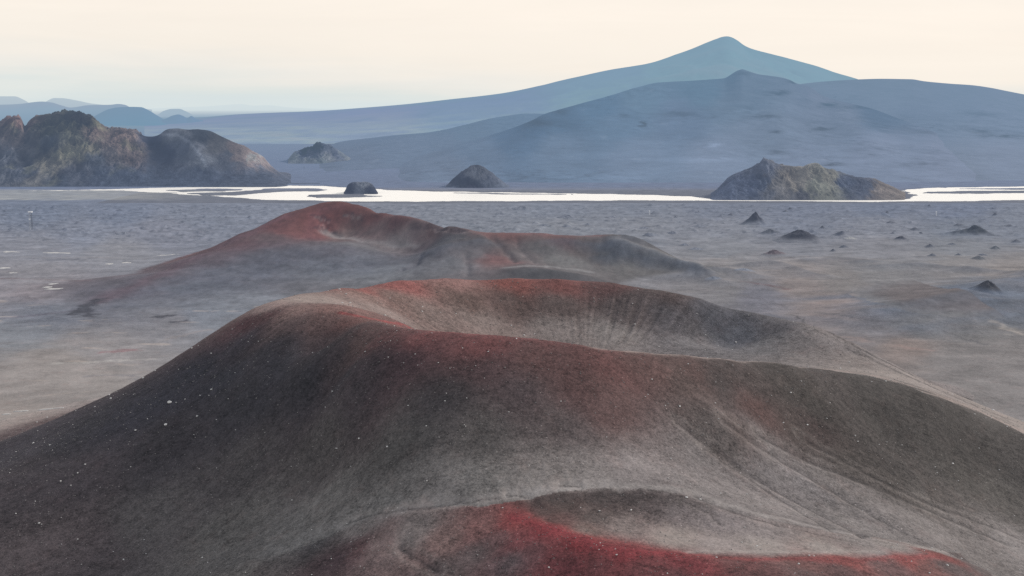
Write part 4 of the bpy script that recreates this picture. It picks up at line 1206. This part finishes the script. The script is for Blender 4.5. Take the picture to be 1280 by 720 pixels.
# puddles, their sky glint painted in as a pale base colour
M_WET = plain_material('sky_glint_pool', (0.34, 0.33, 0.32), (0.55, 0.53, 0.51), 0.15, 0.3, 0.5)
PUD = [(12, 315, 22, 'thin pale pool at the left, nearest the mast'), (70, 316, 34, 'long bright pool on the plain a little in front of the mast'), (208, 319, 28, 'bright pool beside the left slope of the far red cone'), 
       (136, 330, 11, None), (157, 328.5, 15, None), (64, 355, 12, None), (59, 359, 11, None), (67, 361.5, 26, 'brightest pool of the small cluster on the left plain'), (5, 335, 13, None), (16, 341, 9, None), (7, 518, 10, None), (26, 514, 20, None), (60, 511.5, 36, 'long thin pale pool just left of the large dark cone')]
for s, (px, py, w, lab) in enumerate(PUD):
    x0, y0, z0 = pick2(px, py, 440)
    mpp = y0 / FPX
    R = w * mpp / 2
    n, nr = 36, 8
    a = np.linspace(0, 2 * np.pi, n, endpoint=False)
    A, Rr = np.meshgrid(a, np.linspace(0, 1, nr))
    lob = 1 + 0.5 * perlin(np.cos(A) * 1.4 + s * 7, np.sin(A) * 1.4, 9)
    tall = min(0.9, 0.75 * y0 * y0 / (HC * FPX) / R)
    xx, yy = x0 + np.cos(A) * Rr * R * lob, y0 + np.sin(A) * Rr * R * tall * lob
    zz = ground_at(xx, yy) + 0.22 - 0.3 * (Rr > 0.99)
    i = np.arange(nr * n).reshape(nr, n)
    i2 = np.roll(i, -1, 1)
    q = np.stack([i[:-1], i2[:-1], i2[1:], i[1:]], -1).reshape(-1, 4)
    o = link_mesh('puddle', np.stack([xx - x0, yy - y0, zz - z0], -1).reshape(-1, 3), q, M_WET)
    o.location = (x0, y0, z0)
    tag(o, lab or 'small pale pool glinting on the sand of the left plain', 'puddle', 'pale pools on the left plain')


# mast and marker posts
def boxm(bm, x0, x1, y0, y1, z0, z1):
    vs = [bm.verts.new((x, y, z)) for z in (z0, z1) for x, y in ((x0, y0), (x1, y0), (x1, y1), (x0, y1))]
    for f in ((3, 2, 1, 0), (4, 5, 6, 7), (0, 1, 5, 4), (1, 2, 6, 5), (2, 3, 7, 6), (3, 0, 4, 7)):
        bm.faces.new([vs[k] for k in f])


def tube(bm, a, b, r, n=8):
    a, b = Vector(a), Vector(b)
    q = (b - a).to_track_quat('Z', 'Y')
    rings = []
    for p in (a, b):
        rings.append([bm.verts.new(p + q @ Vector((math.cos(t) * r, math.sin(t) * r, 0))) for t in [2 * math.pi * k / n for k in range(n)]])
    for k in range(n):
        bm.faces.new((rings[0][k], rings[0][(k + 1) % n], rings[1][(k + 1) % n], rings[1][k]))
    bm.faces.new(rings[0][::-1]); bm.faces.new(rings[1])


def obj(name, bm, mat, parent=None, bevel=0.0):
    if bevel: bmesh.ops.bevel(bm, geom=list(bm.edges), offset=bevel, segments=1, affect='EDGES')
    me = bpy.data.meshes.new(name)
    bmesh.ops.recalc_face_normals(bm, faces=bm.faces)
    bm.to_mesh(me); bm.free()
    me.materials.append(mat)
    o = bpy.data.objects.new(name, me)
    COL.objects.link(o)
    o.parent = parent
    return o


M_WHITE = plain_material('white_paint', (0.78, 0.79, 0.8), (0.85, 0.85, 0.85), 0.6, 0.5, 0.4)
M_STEEL = plain_material('galvanised_steel', (0.30, 0.32, 0.35), (0.38, 0.40, 0.43), 0.8, 0.5, 0.5)
M_DARK = plain_material('dark_steel', (0.06, 0.07, 0.085), (0.09, 0.1, 0.12), 0.8, 0.6, 0.4)
x, y, z = pick2(37.5, 286.5)
mast = bpy.data.objects.new('mast', None); COL.objects.link(mast); mast.location = (x, y, z)
tag(mast, 'tall thin lattice mast with a white box on top on the left plain', 'mast')
mp = y / FPX
HM = 21.5 * mp
for sx, mt in ((-1, M_STEEL), (1, M_DARK)):
    for sy in (-1, 1):
        bm = bmesh.new(); tube(bm, (sx * 1.5 * mp, sy * 1.3, -1), (sx * 1.2 * mp, sy * 1.0, HM), 0.20); obj('leg', bm, mt, mast)
for k in range(7):
    bm = bmesh.new()
    z0, z1 = HM * k / 7, HM * (k + 1) / 7
    s = 1 if k % 2 else -1
    tube(bm, (-s * 1.4 * mp, 0, z0), (s * 1.4 * mp, 0, z1), 0.12, 6)
    obj('brace', bm, M_STEEL, mast)
bm = bmesh.new(); boxm(bm, -2.4 * mp, 2.4 * mp, -1.5, 1.5, HM, HM + 1.5 * mp); obj('top_box', bm, M_WHITE, mast, 0.12)
bm = bmesh.new(); boxm(bm, -1.6 * mp, 0.4 * mp, -1.7, -1.25, HM * 0.58, HM * 0.66); obj('panel', bm, M_WHITE, mast, 0.05)
bm = bmesh.new(); boxm(bm, -2.0 * mp, -0.2 * mp, -1.9, -0.6, -0.4, 1.5 * mp); obj('cabinet', bm, M_STEEL, mast, 0.08)
for px, py, hpx, lab in ((1169, 269.5, 4.0, 'small white marker post on the plain near the right river bank'), (811.5, 268, 4.0, 'small white marker post on the plain midway along the river')):
    x, y, z = pick2(px, py)
    mp = y / FPX
    t = bpy.data.objects.new('marker_post', None); COL.objects.link(t); t.location = (x, y, z)
    tag(t, lab, 'post', 'white marker posts')
    bm = bmesh.new(); boxm(bm, -0.45 * mp, 0.45 * mp, -0.4, 0.4, -0.6, hpx * mp); obj('post', bm, M_WHITE, t, 0.05)
    bm = bmesh.new(); boxm(bm, -0.9 * mp, 0.6 * mp, -0.5, 0.5, hpx * mp, hpx * mp * 1.3); obj('cap', bm, M_WHITE, t, 0.05)

# ------------------------------------------------------------------ stones on the slopes
M_STONE = plain_material('pale_stone', (0.38, 0.37, 0.36), (0.75, 0.73, 0.71), 1.5, 0.9, 0.15)
M_STONE2 = plain_material('grey_stone', (0.08, 0.075, 0.075), (0.34, 0.32, 0.31), 1.5, 0.9, 0.15)


def stone_mesh(seed, name):
    bm = bmesh.new()
    bmesh.ops.create_icosphere(bm, subdivisions=2, radius=1.0)
    r = random.Random(seed)
    sc = Vector((r.uniform(0.8, 1.3), r.uniform(0.7, 1.1), r.uniform(0.5, 0.8)))
    cuts = [(Vector((r.uniform(-1, 1), r.uniform(-1, 1), r.uniform(-0.6, 1))).normalized(), r.uniform(0.55, 0.85)) for _ in range(7)]
    for v in bm.verts:
        for n, d in cuts:
            k = v.co.dot(n)
            if k > d: v.co -= n * (k - d)
        v.co = Vector((v.co.x * sc.x, v.co.y * sc.y, v.co.z * sc.z))
    me = bpy.data.meshes.new(name)
    bm.to_mesh(me); bm.free()
    return me


STONES = [stone_mesh(k, 'stone') for k in range(8)]
for m_ in STONES: m_.materials.append(M_STONE)
cand = VIS2 & ((REG == 1) | (REG == 2)) & (PX2 > -20) & (PX2 < 1300) & (PY2 < 730)
ci, cj = np.nonzero(cand)
pix = np.clip((GY[ci, cj] / 300.0), 0.3, 3)
dens = 0.35 + 1.2 * np.clip(fbm(GX[ci, cj] / 25, GY[ci, cj] / 25, 3, 161) + 0.3, 0, 1)
lumc = COLR[ci, cj].mean(-1)
dens = dens * np.where(lumc < 0.12, 1.0, 0.55)
dens /= dens.sum()
sel = rng.choice(len(ci), 292, replace=False, p=dens)
LAB = {'slope': ('small pale stone on the dark outer slope of the large crater', 'pale stones on the outer slope of the large crater'),
       'bowl': ('small pale stone inside the bowl of the large crater', 'pale stones in the bowl of the large crater'),
       'front': ('small pale stone on the small red rimmed crater in front', 'pale stones on the small front crater')}


def add_stone(x, y, z, r, lab, grp, k):
    o = bpy.data.objects.new('stone', STONES[k % 8])
    COL.objects.link(o)
    o.location = (x, y, z + r * 0.25)
    o.scale = (r, r, r)
    o.rotation_euler = (random.uniform(-0.3, 0.3), random.uniform(-0.3, 0.3), random.uniform(0, 6.28))
    tag(o, lab, 'stone', grp)


for n, s in enumerate(sel):
    i, j = ci[s], cj[s]
    reg = 'front' if REG[i, j] == 1 else ('bowl' if (GY[i, j] > 360 and abs(GX[i, j] - 25) < 100 and PY2[i, j] < 450) else 'slope')
    r = 0.15 + 0.20 * random.random() ** 2.5
    add_stone(GX[i, j], GY[i, j], H2[i, j], r * GY[i, j] / 300, *LAB[reg], n)
x, y, z = pick2(212, 503)
add_stone(x, y, z, 0.8, 'largest pale boulder, alone on the dark left slope of the large crater', None, 3)
x, y, z = pick2(206, 531)
add_stone(x, y, z, 0.5, 'bright white stone a little below the largest pale boulder', None, 5)
# the countless smaller ones: one sheet of rubble
tb = stone_mesh(99, 'tmp')
bm = bmesh.new(); bmesh.ops.create_icosphere(bm, subdivisions=1, radius=1.0)
sv = np.array([v.co for v in bm.verts]); sf = np.array([[v.index for v in f.verts] for f in bm.faces]); bm.free()
bpy.data.meshes.remove(tb)
NS = 9000
sel = rng.choice(len(ci), NS, replace=False, p=dens)
P0 = np.stack([GX[ci[sel], cj[sel]], GY[ci[sel], cj[sel]], H2[ci[sel], cj[sel]]], -1)
rr = (0.07 + 0.13 * rng.random(NS) ** 2.5) * P0[:, 1] / 300
shape = rng.uniform(0.6, 1.3, (NS, 1, 3)) * np.array([1, 1, 0.7])
jit = rng.uniform(0.75, 1.15, (NS, len(sv), 1))
AV = (P0 + np.array([0, 0, 1]) * rr[:, None] * 0.2)[:, None] + sv[None] * shape * jit * rr[:, None, None]
AF = sf[None] + (np.arange(NS) * len(sv))[:, None, None]
o = link_mesh('gravel', AV.reshape(-1, 3), AF.reshape(-1, 3), M_STONE2, smooth=False)
tag(o, 'loose grey gravel strewn over the slopes of the near craters', 'gravel', None, 'stuff')

# ------------------------------------------------------------------ light and sky
SUN_EL, SUN_AZ = math.radians(30), math.radians(62)       # azimuth clockwise from straight ahead: from the right, a little beyond
sd = Vector((math.sin(SUN_AZ) * math.cos(SUN_EL), math.cos(SUN_AZ) * math.cos(SUN_EL), math.sin(SUN_EL)))
sun = bpy.data.lights.new('sun', 'SUN')
sun.energy = 3.1
sun.angle = math.radians(10)
sun.color = (1.0, 0.93, 0.85)
so = bpy.data.objects.new('sun', sun); COL.objects.link(so)
so.rotation_euler = sd.to_track_quat('Z', 'Y').to_euler()

w = bpy.data.worlds.new('World'); scene.world = w
w.use_nodes = True
w.node_tree.nodes.clear()
g = NT(w.node_tree)
sky = g.node('ShaderNodeTexSky', sky_type='NISHITA', sun_disc=False, sun_elevation=SUN_EL, sun_rotation=SUN_AZ, altitude=600, air_density=1.0, dust_density=3.0)
dirn = g.node('ShaderNodeTexCoord').outputs['Generated']
sx = g.node('ShaderNodeSeparateXYZ'); g.l.new(dirn, sx.inputs[0])
el = sx.outputs['Z']
# thin cloud: cream low down, grey-blue overhead, warmer and brighter toward the sun
ramp = g.node('ShaderNodeValToRGB')
stops = [(0.0, (219, 229, 230)), (0.010, (226, 232, 229)), (0.026, (241, 238, 231)), (0.045, (250, 242, 231)), (0.09, (255, 245, 233)), (0.30, (240, 236, 230)), (0.6, (205, 210, 218)), (1.0, (180, 190, 204))]
els = ramp.color_ramp.elements
while len(els) < len(stops): els.new(0.5)
for i, (p, c) in enumerate(stops):
    els[i].position = p
for i, (p, c) in enumerate(stops):
    els[i].position = p
    cl = lin(c)
    els[i].color = (*cl, 1)
st = g.vmath('MULTIPLY', dirn, (3.0, 3.0, 40.0))
cl_n = g.noise(st, 1.6, 5, 0.55, 0.3)
elw = g.math('ADD', el, g.math('MULTIPLY', g.math('SUBTRACT', cl_n, 0.5), 0.035))
warm = g.remap(sx.outputs['X'], -0.35, 0.35, -0.006, 0.03)
elw = g.math('ADD', elw, g.math('MULTIPLY', warm, g.remap(el, 0.0, 0.02, 0.0, 1.0)))
g.l.new(elw, ramp.inputs[0])
bg1 = g.node('ShaderNodeBackground'); g.l.new(sky.outputs[0], bg1.inputs[0]); bg1.inputs[1].default_value = 0.08
bg2 = g.node('ShaderNodeBackground'); cn2 = g.noise(g.vmath('MULTIPLY', dirn, (2.0, 2.0, 16.0)), 2.2, 6, 0.6, 0.6)
_skyc = g.vmath('SCALE', ramp.outputs[0], scale=g.remap(cn2, 0.3, 0.7, 0.985, 1.025))
g.l.new(_skyc, bg2.inputs[0]); bg2.inputs[1].default_value = 1.0
mx = g.node('ShaderNodeMixShader'); mx.inputs[0].default_value = 0.96
g.l.new(bg1.outputs[0], mx.inputs[1]); g.l.new(bg2.outputs[0], mx.inputs[2])
g.l.new(mx.outputs[0], g.node('ShaderNodeOutputWorld').inputs[0])

# ------------------------------------------------------------------ camera
cam = bpy.data.cameras.new('camera')
cam.sensor_width = 36.0
cam.lens = 36.0 * FPX / 1280.0
cam.clip_start = 1.0
cam.clip_end = 200000.0
co = bpy.data.objects.new('camera', cam); COL.objects.link(co)
co.location = (0, 0, HC)
co.rotation_euler = (math.pi / 2 - PITCH, 0, 0)
scene.camera = co
scene.view_settings.view_transform = 'Standard'
scene.view_settings.look = 'None'
scene.view_settings.exposure = 0
scene.view_settings.gamma = 1
scene.render.engine = 'CYCLES'
scene.cycles.use_denoising = False
scene.cycles.max_bounces = 4
scene.cycles.diffuse_bounces = 2
